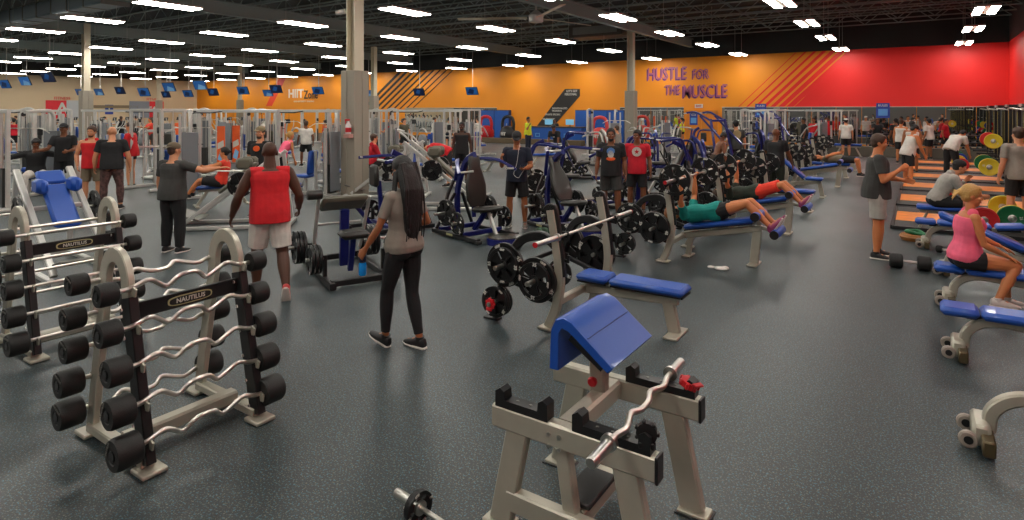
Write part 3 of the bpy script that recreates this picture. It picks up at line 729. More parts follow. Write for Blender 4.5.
# ---- adjustable bench with big curved silver foot and wheels, pad along +x from the wheel end
def adjustable_T(back=0.0, seat=.12):
    t = T('adjustable_bench', 'exercise bench')
    fr = smooth([(.1, 0, .1), (.13, 0, .24), (.26, 0, .34), (.5, 0, .35), (1.05, 0, .27), (1.3, 0, .1)], 5)
    t.add('spine_tube', MB().beam(fr, .08, .08), platinum)
    t.add('wheel_bracket', MB().box((.06, 0, .1), (.1, .28, .14), bev=.02), platinum)
    t.add('foot_bar', MB().box((.09, 0, .07), (.07, .5, .1), bev=.01), mat('bronze_plate', (92, 80, 56), .35, .5))
    t.add('foot_bar', MB().box((1.32, 0, .06), (.08, .56, .08), bev=.015), platinum)
    for s in (-1, 1):
        w_ = t.add('wheel', MB().lathe([(.045, -.02), (.055, -.012), (.055, .012), (.045, .02)], (-.01, s*.13, .062), (0, 1, 0), 18), mat('wheel_grey', (150, 140, 130), .5))
        t.add('wheel_hub', MB().cyl((-.01, s*.13-.024, .062), (-.01, s*.13+.024, .062), .026, 14), blackm, sub=w_)
    R = Matrix.Rotation(-back, 3, 'Y') # back part rises toward the wheel end
    piv = V((.92, 0, .42)); L = 1.0
    ang = -PI+0
    dirv = V((-math.cos(back), 0, math.sin(back)))
    c = piv+dirv*(L/2)
    t.add('back_pad', MB().box(c, (L-.27, .29, .075), Matrix.Rotation(back, 3, 'Y'), .028), bluepad) if False else None
    c1 = piv+dirv*(L*.36); c2 = piv+dirv*(L*.85)
    Rm = Matrix.Rotation(back, 3, 'Y')
    t.add('back_pad', MB().box(c1, (L*.68, .29, .078), Rm, .03), bluepad)
    t.add('head_pad', MB().box(c2, (L*.28, .29, .078), Rm, .03), bluepad)
    t.add('seat_pad', MB().box((1.12, 0, .42+.02), (.36, .3, .078), Matrix.Rotation(-seat, 3, 'Y'), .03), bluepad)
    t.add('pad_frame', MB().beam([piv+V((0, 0, -.05)), piv+dirv*L*.8+V((0, 0, -.05))], .05, .04), blackm)
    t.add('pad_frame', MB().beam([(.95, 0, .37), (1.25, 0, .39)], .05, .04), blackm)
    t.add('adjusting_strut', MB().beam([(.5, 0, .33), piv+dirv*.35+V((0, 0, -.05))], .03, .05), platinum)
    t.add('hinge_post', MB().beam([(.95, 0, .28), (.93, 0, .4)], .07, .06), platinum)
    return t
ADJ0, ADJ1, ADJ3 = adjustable_T(0), adjustable_T(.4), adjustable_T(1.3, .2)
def simple_bench_T():
    t = T('flat_bench', 'exercise bench')
    t.add('pad', MB().box((0, 0, .44), (1.15, .3, .08), bev=.03), bluepad)
    t.add('spine_beam', MB().beam([(-.5, 0, .37), (.5, 0, .37)], .06, .07), platinum)
    for s in (-1, 1):
        t.add('leg', MB().beam([(s*.3, 0, .36), (s*.52, 0, .03)], .09, .06), platinum); t.add('foot_plate', MB().box((s*.53, 0, .02), (.08, .5, .035), bev=.01), platinum)
    return t
SBEN = simple_bench_T()
# ---- plate loaded lever machine (blue frame)
def lever_T(kind, fm=None, pad=None):
    fm = fm or bluemet; pad = pad or blackpad
    t = T('lever_press_machine' if kind != 'row' else 'lever_row_machine', 'exercise machine')
    for s in (-1, 1):
        t.add('base_rail', MB().beam([(s*.42, -.75, .05), (s*.42, .55, .05)], .09, .07), blackm)
        t.add('rubber_foot', MB().box((s*.42, .56, .03), (.12, .06, .06), bev=.01), rubber)
    t.add('cross_beam', MB().beam([(-.42, -.55, .09), (.42, -.55, .09)], .08, .08), fm)
    t.add('cross_beam', MB().beam([(-.42, .1, .09), (.42, .1, .09)], .08, .08), fm)
    t.add('mast', MB().beam(fillet([(0, -.6, .06), (0, -.62, .8), (0, -.35, 1.3), (0, -.1, 1.42)], .25), .08, .1, up=(0, 1, 0)), fm)
    rec = .12 if kind == 'press' else (.5 if kind == 'incline' else .05)
    d = V((0, -math.sin(rec), math.cos(rec))); b0 = V((0, -.02, .52)); Rb = Matrix.Rotation(rec, 3, 'X')
    if kind == 'row':
        t.add('chest_pad', MB().box((0, .25, 1.0), (.3, .1, .4), bev=.04), pad); t.add('chest_post', MB().beam([(0, .1, .1), (0, .16, .9)], .07, .07), fm)
        t.add('seat_pad', MB().box((0, .62, .52), (.36, .4, .09), bev=.04), pad); t.add('seat_post', MB().beam([(0, .3, .1), (0, .6, .48)], .07, .07), fm)
    else:
        prof = [(0, .14, .03), (.12, .2, .055), (.35, .21, .06), (.55, .16, .055), (.68, .11, .05), (.8, .12, .05), (.88, .1, .03)]
        rings = []
        for h, w_, th in prof:
            c = b0+d*h; R = [c+V((w_*math.copysign(abs(math.cos(a))**.5, math.cos(a)), 0, 0))+(Rb @ V((0, th*math.copysign(abs(math.sin(a))**.6, math.sin(a)), 0))) for a in [2*PI*k/16 for k in range(16)]]
            rings.append(R)
        t.add('back_pad', MB().rings(rings), pad)
        t.add('back_frame', MB().beam([b0+V((0, -.09, -.2)), b0+d*.8+V((0, -.09, 0))], .06, .06), fm)
        t.add('seat_pad', MB().box((0, .24, .5), (.38, .42, .09), Matrix.Rotation(.12, 3, 'X'), .04), pad)
        t.add('seat_post', MB().beam([(0, -.1, .1), (0, .22, .46)], .08, .08), fm)
        t.add('seat_side', MB().beam([(0, .5, .1), (0, .3, .45)], .05, .06), silver)
        # foot platform, rounded, with blue edge
        pr = [(.32*math.cos(a), .26*math.sin(a)) for a in [2*PI*k/20 for k in range(20)]]
        i = t.add('foot_platform', MB().prism(pr, (0, .72, .05), (1, 0, 0), (0, 1, 0), .1), fm)
        t.add('grip_mat', MB().prism([(x*.94, y*.94) for x, y in pr], (0, .72, .105), (1, 0, 0), (0, 1, 0), .012), pad, sub=i)
    for s in (-1, 1):
        top = 1.34 if kind != 'incline' else 1.5
        arm = fillet([(s*.16, -.45, .95), (s*.2, -.3, top), (s*.46, .0, top-.02), (s*.62, .3, top-.2 if kind == 'press' else top-.05)], .15)
        a_ = t.add('lever_arm', MB().beam(arm, .06, .05), fm)
        t.add('hand_grip', MB().tube([(s*.62, .26, top-.18 if kind == 'press' else top-.04), (s*.36, .34, top-.16 if kind == 'press' else top-.02)], .018, 10), silver, sub=a_)
        t.add('swing_arm', MB().beam(fillet([(s*.2, -.45, .95), (s*.34, -.5, .6), (s*.38, -.3, .42)], .12), .07, .05), blackm)
        t.add('weight_horn', MB().cyl((s*.36, -.3, .42), (s*.72, -.3, .42), .025, 12), steel)
        t.add('storage_peg', MB().cyl((s*.44, .1, .3), (s*.62, .1, .3), .024, 10), steel)
        t.add('peg_post', MB().beam([(s*.42, .1, .07), (s*.42, .1, .34)], .06, .05), blackm)
        t.add('side_brace', MB().beam([(s*.4, -.7, .08), (s*.08, -.58, .7)], .05, .05), blackm)
    t.add('label_plate', MB().box((.47, -.2, .06), (.006, .18, .035)), mat('badge_cream', (180, 176, 130)))
    return t
LEV = {k: lever_T(k) for k in ('press', 'incline', 'row')}; LEVW = {k: lever_T(k, silver, greypad) for k in ('press', 'row')}
ZX = Matrix.Rotation(PI/2, 4, 'Z')
def place_local(root, p): return root.matrix_basis @ V(p)
def lever(kind, px, py, rz, label, where, plates=2, T_=None, pt=None):
    t = T_ or LEV[kind]; q = free_spot(t, px, F*CH/(py-HZ), rz, [(0, 0)]+[(s_*k*.3, dp) for k in range(0, 9) for s_ in (1, -1) for dp in (0, 8, -8, 16, -16)])
    if q is None: print('NO SPOT', label); return
    x, y = q; t.put(label, (x, y, 0), rz)
    M = Matrix.Translation((x, y, 0)) @ Matrix.Rotation(rz, 4, 'Z')
    for s in (-1, 1):
        for hx, hy, hz, n, lbl in ((.42, -.3, .42, plates, 'horn'), (.5, .1, .3, 1 if plates else 0, 'storage peg')):
            for i in range(n):
                pl = (pt or PL45) if lbl == 'horn' else random.choice([PL35, PL45, PL25]); q = M @ V((s*(hx+i*.045+.02), hy, hz))
                load(pl, '%s black plate, %s %s of the %s' % (['inner', 'outer'][i], NF(M, s, x, y), lbl, where), q.x, q.y, q.z, rz+PI/2, 'plates on the %s of the %s' % (lbl, where))
# high blue frame with crossing arms
def high_frame_T():
    t = T('lever_pulldown_machine', 'exercise machine')
    for s in (-1, 1):
        t.add('base_rail', MB().beam([(s*.45, -.8, .05), (s*.45, .8, .05)], .08, .07), bluemet)
        t.add('front_upright', MB().beam([(s*.4, -.7, .06), (s*.3, -.25, 1.9)], .07, .07), bluemet)
        t.add('lever_arm', MB().beam(fillet([(s*.3, -.25, 1.85), (s*.32, .45, 2.15), (s*.36, .8, 2.1)], .2), .06, .06), bluemet)
        t.add('counter_arm', MB().beam([(s*.34, -.95, 1.1), (s*.33, .2, 2.0)], .05, .06), bluemet)
        t.add('hand_grip', MB().tube([(s*.5, .8, 2.08), (s*.2, .8, 2.1)], .018), silver)
        t.add('weight_horn', MB().cyl((s*.36, -.95, 1.1), (s*.68, -.95, 1.1), .024, 10), steel)
    t.add('cross_beam', MB().beam([(-.45, -.7, .08), (.45, -.7, .08)], .07, .07), bluemet)
    t.add('cross_beam', MB().beam([(-.3, -.25, 1.85), (.3, -.25, 1.85)], .07, .07), bluemet)
    t.add('cross_beam', MB().beam([(-.45, .6, .08), (.45, .6, .08)], .07, .07), bluemet)
    t.add('seat_post', MB().beam([(0, .6, .1), (0, .55, .5)], .08, .08), bluemet)
    t.add('seat_pad', MB().box((0, .55, .54), (.34, .4, .09), bev=.04), blackpad)
    t.add('thigh_pad', MB().lathe([(.05, -.25), (.06, -.24), (.06, .24), (.05, .25)], (0, .35, .72), (1, 0, 0), 14), blackpad)
    return t
HIGH = high_frame_T()
# ---- leg press / hack sled: angled rails
def leg_press_T():
    t = T('leg_press_machine', 'exercise machine')
    for s in (-1, 1):
        t.add('slide_rail', MB().beam([(s*.4, .3, .1), (s*.4, -1.25, 1.5)], .09, .07), silver)
        t.add('rear_post', MB().beam([(s*.4, -1.2, 1.45), (s*.42, -1.3, .05)], .08, .07), silver)
        t.add('base_rail', MB().beam([(s*.42, -1.4, .05), (s*.42, .9, .05)], .09, .08), silver)
        t.add('shoulder_pad', MB().box((s*.27, .06, .86), (.15, .14, .3), Matrix.Rotation(-.6, 3, 'X'), .03), bluepad)
        t.add('weight_horn', MB().cyl((s*.45, -.55, .95), (s*.85, -.55, .95), .025, 12), steel)
        h = t.add('release_handle', MB().tube([(s*.5, .0, .7), (s*.62, .35, 1.05)], .016), blackm)
        t.add('handle_tip', MB().tube([(s*.62, .35, 1.05), (s*.635, .4, 1.1)], .02), redm, sub=h, label='red handle tip')
    for y_, z_ in ((-1.3, .08), (.85, .08)): t.add('cross_beam', MB().beam([(-.42, y_, z_), (.42, y_, z_)], .08, .08), silver)
    t.add('top_beam', MB().beam([(-.4, -1.25, 1.5), (.4, -1.25, 1.5)], .09, .09), silver)
    t.add('carriage_beam', MB().beam([(-.45, -.55, .95), (.45, -.55, .95)], .08, .08), silver)
    R = Matrix.Rotation(-.72, 3, 'X')
    t.add('foot_plate', MB().box((0, -.75, 1.2), (.62, .04, .5), Matrix.Rotation(.7, 3, 'X'), .01), greyplate)
    t.add('back_pad', MB().box((0, .45, .52), (.36, .8, .09), Matrix.Rotation(-.62, 3, 'X'), .04), bluepad)
    t.add('head_pad', MB().box((0, .0, .98), (.36, .3, .1), Matrix.Rotation(-.62, 3, 'X'), .04), bluepad)
    t.add('seat_pad', MB().box((0, .85, .28), (.36, .26, .08), Matrix.Rotation(.3, 3, 'X'), .03), bluepad)
    t.add('pad_frame', MB().beam([(0, .95, .2), (0, -.1, .85)], .07, .07), silver)
    return t
LEGP = leg_press_T()
def hack_T(pd=greypad, blue=False):
    t = T('hack_squat_machine', 'exercise machine')
    if blue: t.add('head_pad', MB().box((0, -.5, 1.62), (.34, .08, .3), Matrix.Rotation(.7, 3, 'X'), .035), pd)
    for s in (-1, 1):
        t.add('slide_rail', MB().beam([(s*.32, .85, .12), (s*.32, -.85, 1.75)], .08, .08), silver)
        t.add('rear_post', MB().beam([(s*.32, -.8, 1.7), (s*.36, -.95, .05)], .07, .07), silver)
        t.add('base_rail', MB().beam([(s*.36, -1.05, .05), (s*.36, 1.05, .05)], .08, .08), silver)
        t.add('weight_horn', MB().cyl((s*.36, -.2, 1.05), (s*.72, -.2, 1.05), .025, 12), steel)
        t.add('shoulder_pad', MB().box((s*.2, -.2, 1.5), (.14, .3, .26), bev=.05), pd)
    for y_ in (-1.0, 1.0): t.add('cross_beam', MB().beam([(-.36, y_, .06), (.36, y_, .06)], .08, .08), silver)
    t.add('carriage', MB().beam([(-.36, -.2, 1.1), (.36, -.2, 1.1)], .08, .08), silver)
    t.add('back_pad', MB().box((0, -.05, 1.15), (.32, .09, .95), Matrix.Rotation(.75, 3, 'X'), .04), pd)
    t.add('foot_plate', MB().box((0, .8, .3), (.62, .5, .04), Matrix.Rotation(.35, 3, 'X'), .01), greyplate)
    return t
HACK = hack_T(); HACKB = hack_T(bluepad, True)
# ---- cable stations
def stack(t, x, y, h=1.5, w_=.24, m=silver, cover=True):
    for s in (-1, 1): t.add('guide_rod', MB().tube([(x+s*.07, y, .1), (x+s*.07, y, h+.45)], .012, 8), chrome)
    t.add('weight_stack', MB().box((x, y, .1+h*.28), (w_, .14, h*.56), bev=.006), stackm)
def tower_T(nm='cable_tower', H=2.2):
    t = T(nm, 'exercise machine')
    t.add('base_plate', MB().box((0, 0, .05), (.5, .7, .08), bev=.02), silver)
    for s in (-1, 1): t.add('upright', MB().beam([(s*.2, 0, .06), (s*.2, 0, H)], .07, .09), silver)
    t.add('top_beam', MB().beam(fillet([(-.2, 0, H-.02), (0, 0, H+.05), (.2, 0, H-.02)], .1), .08, .08, up=(0, 1, 0)), silver)
    stack(t, 0, 0, 1.55)
    t.add('shroud', MB().box((0, .11, 1.0), (.3, .02, 1.7), bev=.01), mat('shroud_grey', (120, 124, 128), .4))
    pu = MB()
    for z in (H-.12, .35): pu.lathe([(.05, -.012), (.058, -.012), (.05, 0), (.058, .012), (.05, .012)], (0, -.12, z), (1, 0, 0), 14)
    t.add('pulley', pu, blackm)
    t.add('cable', MB().tube([(0, -.18, H-.12), (0, -.2, 1.1)], .006, 5), cable)
    t.add('hand_grip', MB().tube([(-.1, -.2, 1.08), (.1, -.2, 1.08)], .015), blackm)
    return t
TOW = tower_T()
def crossover_T(Wd=4.2, H=2.17):
    t = T('cable_crossover', 'exercise machine')
    for s in (-1, 1):
        x = s*Wd/2
        for q in (-1, 1): t.add('upright', MB().beam([(x+q*.22, 0, .05), (x+q*.22, 0, H)], .07, .08), silver)
        t.add('base_plate', MB().box((x, 0, .05), (.62, .8, .08), bev=.02), silver)
        stack(t, x, 0, 1.5)
        t.add('cable_carriage', MB().box((x-s*.22, -.09, 1.55), (.12, .12, .2), bev=.02), blackm)
        t.add('hand_grip', MB().tube([(x-s*.3, -.14, 1.35), (x-s*.3, .0, 1.35)], .016), blackm)
        t.add('cable', MB().tube([(x-s*.25, -.12, 1.5), (x-s*.3, -.07, 1.36)], .006, 5), cable)
    t.add('top_beam', MB().beam([(-Wd/2-.3, 0, H), (Wd/2+.3, 0, H)], .07, .09), silver)
    t.add('pull_up_grip', MB().tube(fillet([(-.7, 0, H), (-.65, -.3, H-.05), (.65, -.3, H-.05), (.7, 0, H)], .1), .018), blackm)
    return t
CROSS = crossover_T(); CROSSL = crossover_T(6.0)
def selector_T(kind, pad=None, fm=None):
    pad = pad or bluepad; fm = fm or silver
    t = T({'pulldown': 'lat_pulldown_machine', 'legext': 'leg_extension_machine', 'chest': 'chest_press_machine', 'row': 'seated_row_machine'}[kind], 'exercise machine')
    H = 2.1 if kind == 'pulldown' else 1.75
    t.add('base_beam', MB().beam([(0, -.7, .05), (0, .95, .05)], .1, .08), fm)
    t.add('cross_beam', MB().beam([(-.4, .9, .05), (.4, .9, .05)], .08, .08), fm); t.add('cross_beam', MB().beam([(-.35, -.65, .05), (.35, -.65, .05)], .08, .08), fm)
    for s in (-1, 1): t.add('upright', MB().beam([(s*.22, -.6, .06), (s*.22, -.6, H)], .06, .08), fm)
    stack(t, 0, -.6, 1.3)
    t.add('shroud', MB().box((0, -.48, .9), (.36, .02, 1.5), bev=.01), mat('shroud_grey', (120, 124, 128), .4)); t.add('shroud', MB().box((0, -.71, .9), (.36, .02, 1.5), bev=.01), mat('shroud_grey', (120, 124, 128), .4))
    t.add('seat_post', MB().beam([(0, .25, .06), (0, .25, .46)], .08, .08), fm); t.add('seat_pad', MB().box((0, .25, .5), (.38, .4, .08), bev=.035), pad)
    if kind == 'pulldown':
        t.add('top_beam', MB().beam(fillet([(0, -.6, .8), (0, -.6, H+.1), (0, .35, H+.05)], .25), .08, .08, up=(1, 0, 0)), fm)
        t.add('cable', MB().tube([(0, .33, H), (0, .33, 1.75)], .006, 5), cable)
        t.add('pull_bar', MB().tube(fillet([(-.6, .33, 1.62), (-.4, .33, 1.74), (.4, .33, 1.74), (.6, .33, 1.62)], .06), .014), chrome)
        t.add('thigh_roller', MB().lathe([(.05, -.26), (.062, -.25), (.062, .25), (.05, .26)], (0, .1, .68), (1, 0, 0), 14), pad)
    else:
        t.add('back_pad', MB().box((0, .02, .85), (.34, .09, .62), Matrix.Rotation(.12, 3, 'X'), .04), pad); t.add('back_post', MB().beam([(0, -.1, .1), (0, -.08, 1.15)], .07, .07), fm)
        if kind == 'chest':
            for s in (-1, 1): t.add('press_arm', MB().beam(fillet([(s*.15, -.35, 1.5), (s*.42, -.1, 1.4), (s*.42, .25, .95)], .15), .05, .05), fm); t.add('hand_grip', MB().tube([(s*.42, .25, .95), (s*.25, .3, .95)], .017), blackm)
            t.add('top_beam', MB().beam([(0, -.6, 1.6), (0, -.25, 1.52)], .08, .08), fm)
        elif kind == 'legext':
            t.add('leg_arm', MB().beam([(.24, .42, .48), (.24, .6, .2)], .05, .05), fm); t.add('ankle_roller', MB().lathe([(.05, -.2), (.06, -.19), (.06, .19), (.05, .2)], (.1, .66, .2), (1, 0, 0), 14), pad)
        else:
            t.add('chest_pad', MB().box((0, .55, .95), (.26, .08, .26), bev=.03), pad); t.add('chest_post', MB().beam([(0, .6, .08), (0, .6, .92)], .06, .06), fm)
    return t
SEL = {k: selector_T(k) for k in ('pulldown', 'legext', 'chest', 'row')}
def smith_T():
    t = T('smith_machine', 'exercise machine')
    for s in (-1, 1):
        for q in (-.35, .35): t.add('upright', MB().beam([(s*.62, q, .05), (s*.62, q, 2.2)], .07, .08), silver)
        t.add('base_rail', MB().beam([(s*.62, -.7, .05), (s*.62, .7, .05)], .08, .08), silver)
        t.add('top_rail', MB().beam([(s*.62, -.35, 2.2), (s*.62, .35, 2.2)], .07, .07), silver)
        t.add('guide_rod', MB().tube([(s*.62, 0, .1), (s*.62, 0, 2.2)], .015, 8), chrome)
        for z in (.5, .9): t.add('storage_peg', MB().cyl((s*.66, .35, z), (s*.86, .35, z), .024, 10), steel)
    for q in (-.35, .35): t.add('cross_beam', MB().beam([(-.62, q, 2.2), (.62, q, 2.2)], .07, .07), silver)
    t.add('bar', MB().cyl((-.95, 0, 1.15), (.95, 0, 1.15), .02, 10), chrome)
    return t
SMITH = smith_T()
def cardio_T():
    t = T('elliptical_trainer', 'cardio machine')
    t.add('base_frame', MB().beam([(0, -.9, .08), (0, .9, .08)], .12, .1), silver); t.add('foot_bar', MB().beam([(-.35, .9, .05), (.35, .9, .05)], .08, .08), silver); t.add('foot_bar', MB().beam([(-.3, -.9, .05), (.3, -.9, .05)], .08, .08), silver)
    t.add('drive_housing', MB().lathe([(.28, -.14), (.36, -.1), (.36, .1), (.28, .14)], (0, -.55, .45), (1, 0, 0), 24), mat('shroud_grey', (120, 124, 128)))
    t.add('mast', MB().beam(fillet([(0, .75, .1), (0, .85, .9), (0, .6, 1.5)], .3), .09, .1, up=(1, 0, 0)), silver)
    t.add('console', MB().box((0, .56, 1.52), (.34, .06, .26), Matrix.Rotation(-.3, 3, 'X'), .02), blackm)
    for s in (-1, 1):
        t.add('pedal_arm', MB().beam([(s*.2, -.75, .4), (s*.22, .7, .3)], .06, .05), silver); t.add('pedal', MB().box((s*.2, -.05, .4), (.16, .38, .05), bev=.015), blackm)
        t.add('handle_arm', MB().tube(fillet([(s*.26, .72, .3), (s*.3, .7, 1.0), (s*.28, .35, 1.25), (s*.26, .3, 1.6)], .2), .022), silver)
    t.add('side_arch', MB().tube([(0, -.55+.75*math.cos(a), .4+.75*math.sin(a)) for a in [PI*k/12*.75 for k in range(13)]], .045, 8), silver)
    return t
CARD = cardio_T()
def power_rack_T():
    t = T('power_rack', 'rack')
    for x in (0, 1.2):
        for s in (-1, 1):
            u = t.add('upright', MB().beam([(x, s*.6, .03), (x, s*.6, 2.35)], .075, .075), blackm)
    for s in (-1, 1):
        t.add('top_rail', MB().beam([(0, s*.6, 2.33), (1.2, s*.6, 2.33)], .07, .07), blackm); t.add('base_rail', MB().beam([(-.1, s*.6, .06), (1.3, s*.6, .06)], .08, .08), blackm)
        t.add('safety_arm', MB().beam([(-.04, s*.6, .62), (-.55, s*.6, .62)], .06, .07), blackm); t.add('bar_hook', MB().beam([(-.02, s*.6, 1.2), (-.12, s*.6, 1.2), (-.13, s*.6, 1.27)], .05, .02, up=(0, 1, 0)), blackm)
        for z in (.35, .8, 1.25, 1.7): t.add('plate_peg', MB().cyl((1.2, s*.63, z), (1.2, s*.9, z), .024, 10), steel)
        t.add('height_scale', MB().box((-.04, s*.6, 1.2), (.004, .02, 1.9)), mat('scale_yellow', (200, 180, 60), .5))
    for x in (0, 1.2): t.add('cross_beam', MB().beam([(x, -.6, 2.33), (x, .6, 2.33)], .07, .07), blackm)
    t.add('chin_bar', MB().tube([(-.02, -.6, 2.2), (-.25, -.3, 2.25), (-.25, .3, 2.25), (-.02, .6, 2.2)], .017), steel)
    t.add('emblem', MB().box((-.045, 0, 2.33), (.01, .5, .08)), silver)
    return t
PRACK = power_rack_T()
def platform_T():
    t = T('lifting_platform', 'platform'); m = mat('platform_rubber', (30, 31, 32), .6, bump=.2)
    t.add('wood_deck', MB().box((1.2, 0, .03), (2.5, 1.25, .06), bev=.004), wood)
    for s in (-1, 1): t.add('rubber_tile', MB().box((1.2, s*1.0, .03), (2.5, .74, .06), bev=.004), m)
    fr = MB().box((-.08, 0, .035), (.06, 2.76, .07), bev=.008); t.add('edge_frame', fr, blackm)
    for s in (-1, 1): t.add('edge_frame', MB().box((1.2, s*1.4, .035), (2.56, .05, .07), bev=.008), blackm)
    bo = MB()
    for k in range(12): bo.cyl((-.11, -1.2+k*.22, .045), (-.115, -1.2+k*.22, .045), .012, 8)
    t.add('frame_bolt', bo, steel); return t
PLATF = platform_T()
def db_rack_T():
    t = T('dumbbell_rack', 'rack')
    for s in (-1, 1): t.add('side_frame', MB().beam([(s*1.1, -.2, .05), (s*1.1, .12, 1.1)], .06, .08), blackm); t.add('foot_rail', MB().beam([(s*1.1, -.35, .04), (s*1.1, .3, .04)], .06, .06), blackm)
    for k in range(3): t.add('tray', MB().box((0, -.12+.11*k, .3+.34*k), (2.2, .3, .03), Matrix.Rotation(.25, 3, 'X'), .005), blackm)
    return t
DBR = db_rack_T()
# ================================================================ PLACEMENT: the barbell racks and the benches in front
rx, ry = W2R(-2.34, 4.21); RACK.put('barbell rack with silver arches holding wavy curl bars', (rx, ry, 0)); rack_bars(rx, ry, 'ez', 'curl bar rack', 'curl bars on the rack with silver arches')
sx_, sy_ = W2R(-4.31, 5.85); RACK.put('barbell rack holding straight bars, behind the curl bar rack', (sx_, sy_, 0)); rack_bars(sx_, sy_, 'straight', 'straight bar rack', 'straight bars on the rack behind the curl bars')
pcx, pcy = W2R(.469, 3.27); preacher().put('blue padded preacher curl bench on a platinum frame with black bar saddles', (pcx, pcy, 0))
# the curl bar lying across the saddles
def olympic_ez():
    t = T('curl_barbell', 'barbell'); t.add('shaft', MB().tube(fillet(ez_path(.84, .019), .03, 4), .016, 12), chrome)
    for s in (-1, 1): t.add('sleeve', MB().lathe([(.04, 0), (.04, .025), (.026, .027), (.026, .2), (.022, .205)], (0, s*.415, 0), (0, s, 0), 20), steel)
    return t
OEZ = olympic_ez(); OEZ.put('loose chrome curl bar lying across the saddles of the preacher bench', (pcx+.27, pcy-.04, .70), rot=(0, .4, math.radians(1)))
def star_collar(m):
    t = T('bar_collar', 'collar'); b = MB(); b.lathe([(.03, -.02), (.048, -.016), (.048, .016), (.03, .02)], n=20)
    for k in range(7): a = 2*PI*k/7; b.box((.047*math.cos(a), .047*math.sin(a), 0), (.022, .018, .034), Matrix.Rotation(a, 3, 'Z'), .004)
    t.add('ring', b, m); t.add('lever', MB().box((.0, -.05, .024), (.07, .03, .014), bev=.004), m); return t
CR, CB = star_collar(redm), star_collar(blackm)
CR.put('red clamp collar left on the far saddle end of the preacher bench', (pcx+.39, pcy+.325, .70), 1.2, rot=(.3, .15, 1.2)); CB.put('black clamp collar left on the near saddle end of the preacher bench', (pcx+.40, pcy-.325, .72), .2, rot=(PI/2, 0, .3))
# barbell lying on the floor at the bottom edge
bx, by = P(411, 501, .09)
ex_, ey_ = P(452, 528, .09); ang = math.atan2(ey_-by, ex_-bx); d_ = V((math.cos(ang), math.sin(ang), 0)); c_ = V((bx, by, .0))+d_*.5
FBAR = barbell_T(1.25, .21); FBAR.put('short barbell lying on the open floor near the preacher bench', (c_.x, c_.y, .0865), ang-PI/2)
for q in (-1, 1): PL5.put('small black plate on the %s end of the short floor barbell' % ('visible' if q < 0 else 'cut off'), (c_.x+d_.x*.44*q, c_.y+d_.y*.44*q, .0865), ang-PI/2, 'small plates on the short floor barbell', scale=(1, 1.6, 1))
# row of olympic benches
rowx = -3.06
BL = [(5.8, 'flat', 'flat blue bench with storage arches, beyond the preacher bench'), (9.06, 'decline', 'blue decline bench under the man in the teal shirt'), (11.65, 'decline', 'blue decline bench under the man in red shorts'),
      (14.4, 'flat', 'flat blue bench beside the man in the black shirt'), (17.0, 'incline', 'blue incline bench just past the man in the black shirt'), (19.6, 'decline', 'blue decline bench, fourth before the grey kerb'), (22.3, 'flat', 'blue bench near the man lying in black shorts'), (25.2, 'flat', 'last flat blue bench of the row near the kerb')]
nm = ['front flat bench', 'teal man bench', 'red shorts bench', 'black shirt bench', 'incline bench', 'fourth bench', 'lying man bench', 'last bench']
for (y, k, lb), w_ in zip(BL, nm):
    OLY[k].put(lb, (rowx, y, 0))
    i = nm.index(w_)
    if i == 0: sp = {(-1, 0): [PL45, PL35], (-1, 1): [PL25, PL25, PL25], (-1, 2): [PL45, PL35], (1, 0): [PL45, PL45], (1, 1): [PL25], (1, 2): [PL45, PL45, PL45, PL35]}
    else: sp = {(-1, 0): [PL45, PL35][:1+i % 2], (-1, 1): [PL25, PL25], (-1, 2): [PL45, PL45], (1, 0): [PL45], (1, 1): [PL35], (1, 2): [PL45]}
    fill_pegs(rowx, y, w_, sp)
BARR.put('barbell with red ends resting on the uprights of the front flat bench', (rowx+.145, 5.8, .965))
for s, lb in ((-1, 'red knob collar on the low peg of the front flat bench, near side'), (1, 'red knob collar on the high peg of the front flat bench, far side')):
    CR.put(lb, (rowx+(-.58 if s < 0 else -.5), 5.8+s*.80, .22 if s < 0 else .6), rot=(PI/2, 0, 0))
def loaded_bar(x, y, z, lb, where, n=1, T_=BAR):
    T_.put(lb, (x, y, z))
    for s in (-1, 1):
        for i in range(n): load(PL45, 'large black plate, %s end of the barbell %s' % ('near' if s < 0 else 'far', where), x, y+s*(.71+.045*i), z, 0, 'plates on the barbell %s' % where)
loaded_bar(rowx+.145, 14.4, .965, 'barbell racked on the bench beside the black shirt man', 'racked beside the black shirt man')
loaded_bar(rowx+.145, 19.6, .965, 'barbell racked on the fourth bench before the kerb', 'racked on the fourth bench')
loaded_bar(rowx+.145, 25.2, .965, 'barbell racked on the last bench of the row', 'racked on the last bench')
# ---- side row of adjustable benches
ax0 = .28
for (x, y, t, rz, lb) in ((.27, 5.05, ADJ3, -.0, 'adjustable bench at the bottom corner, only its wheels and foot in view'), (.22, 6.72, ADJ0, 0, 'flat set blue adjustable bench in front of the woman in pink'),
                          (.2, 8.45, ADJ0, 0, 'blue adjustable bench that the woman in pink sits on'), (.2, 10.0, ADJ1, 0, 'blue adjustable bench with raised back, just beyond the woman in pink'),
                          (.0, 11.75, ADJ0, 0, 'blue adjustable bench beside the nearest wooden platform')):
    t.put(lb, (x, y, 0), rz)
DB.put('large black dumbbell lying on the floor by the standing man in dark grey', P(910, 262, .1)+(.1,), math.radians(4), scale=1.25)
DBS.put('small dumbbell on the floor by the bench wheels', P(947, 250, .055)+(.055,), -.3)
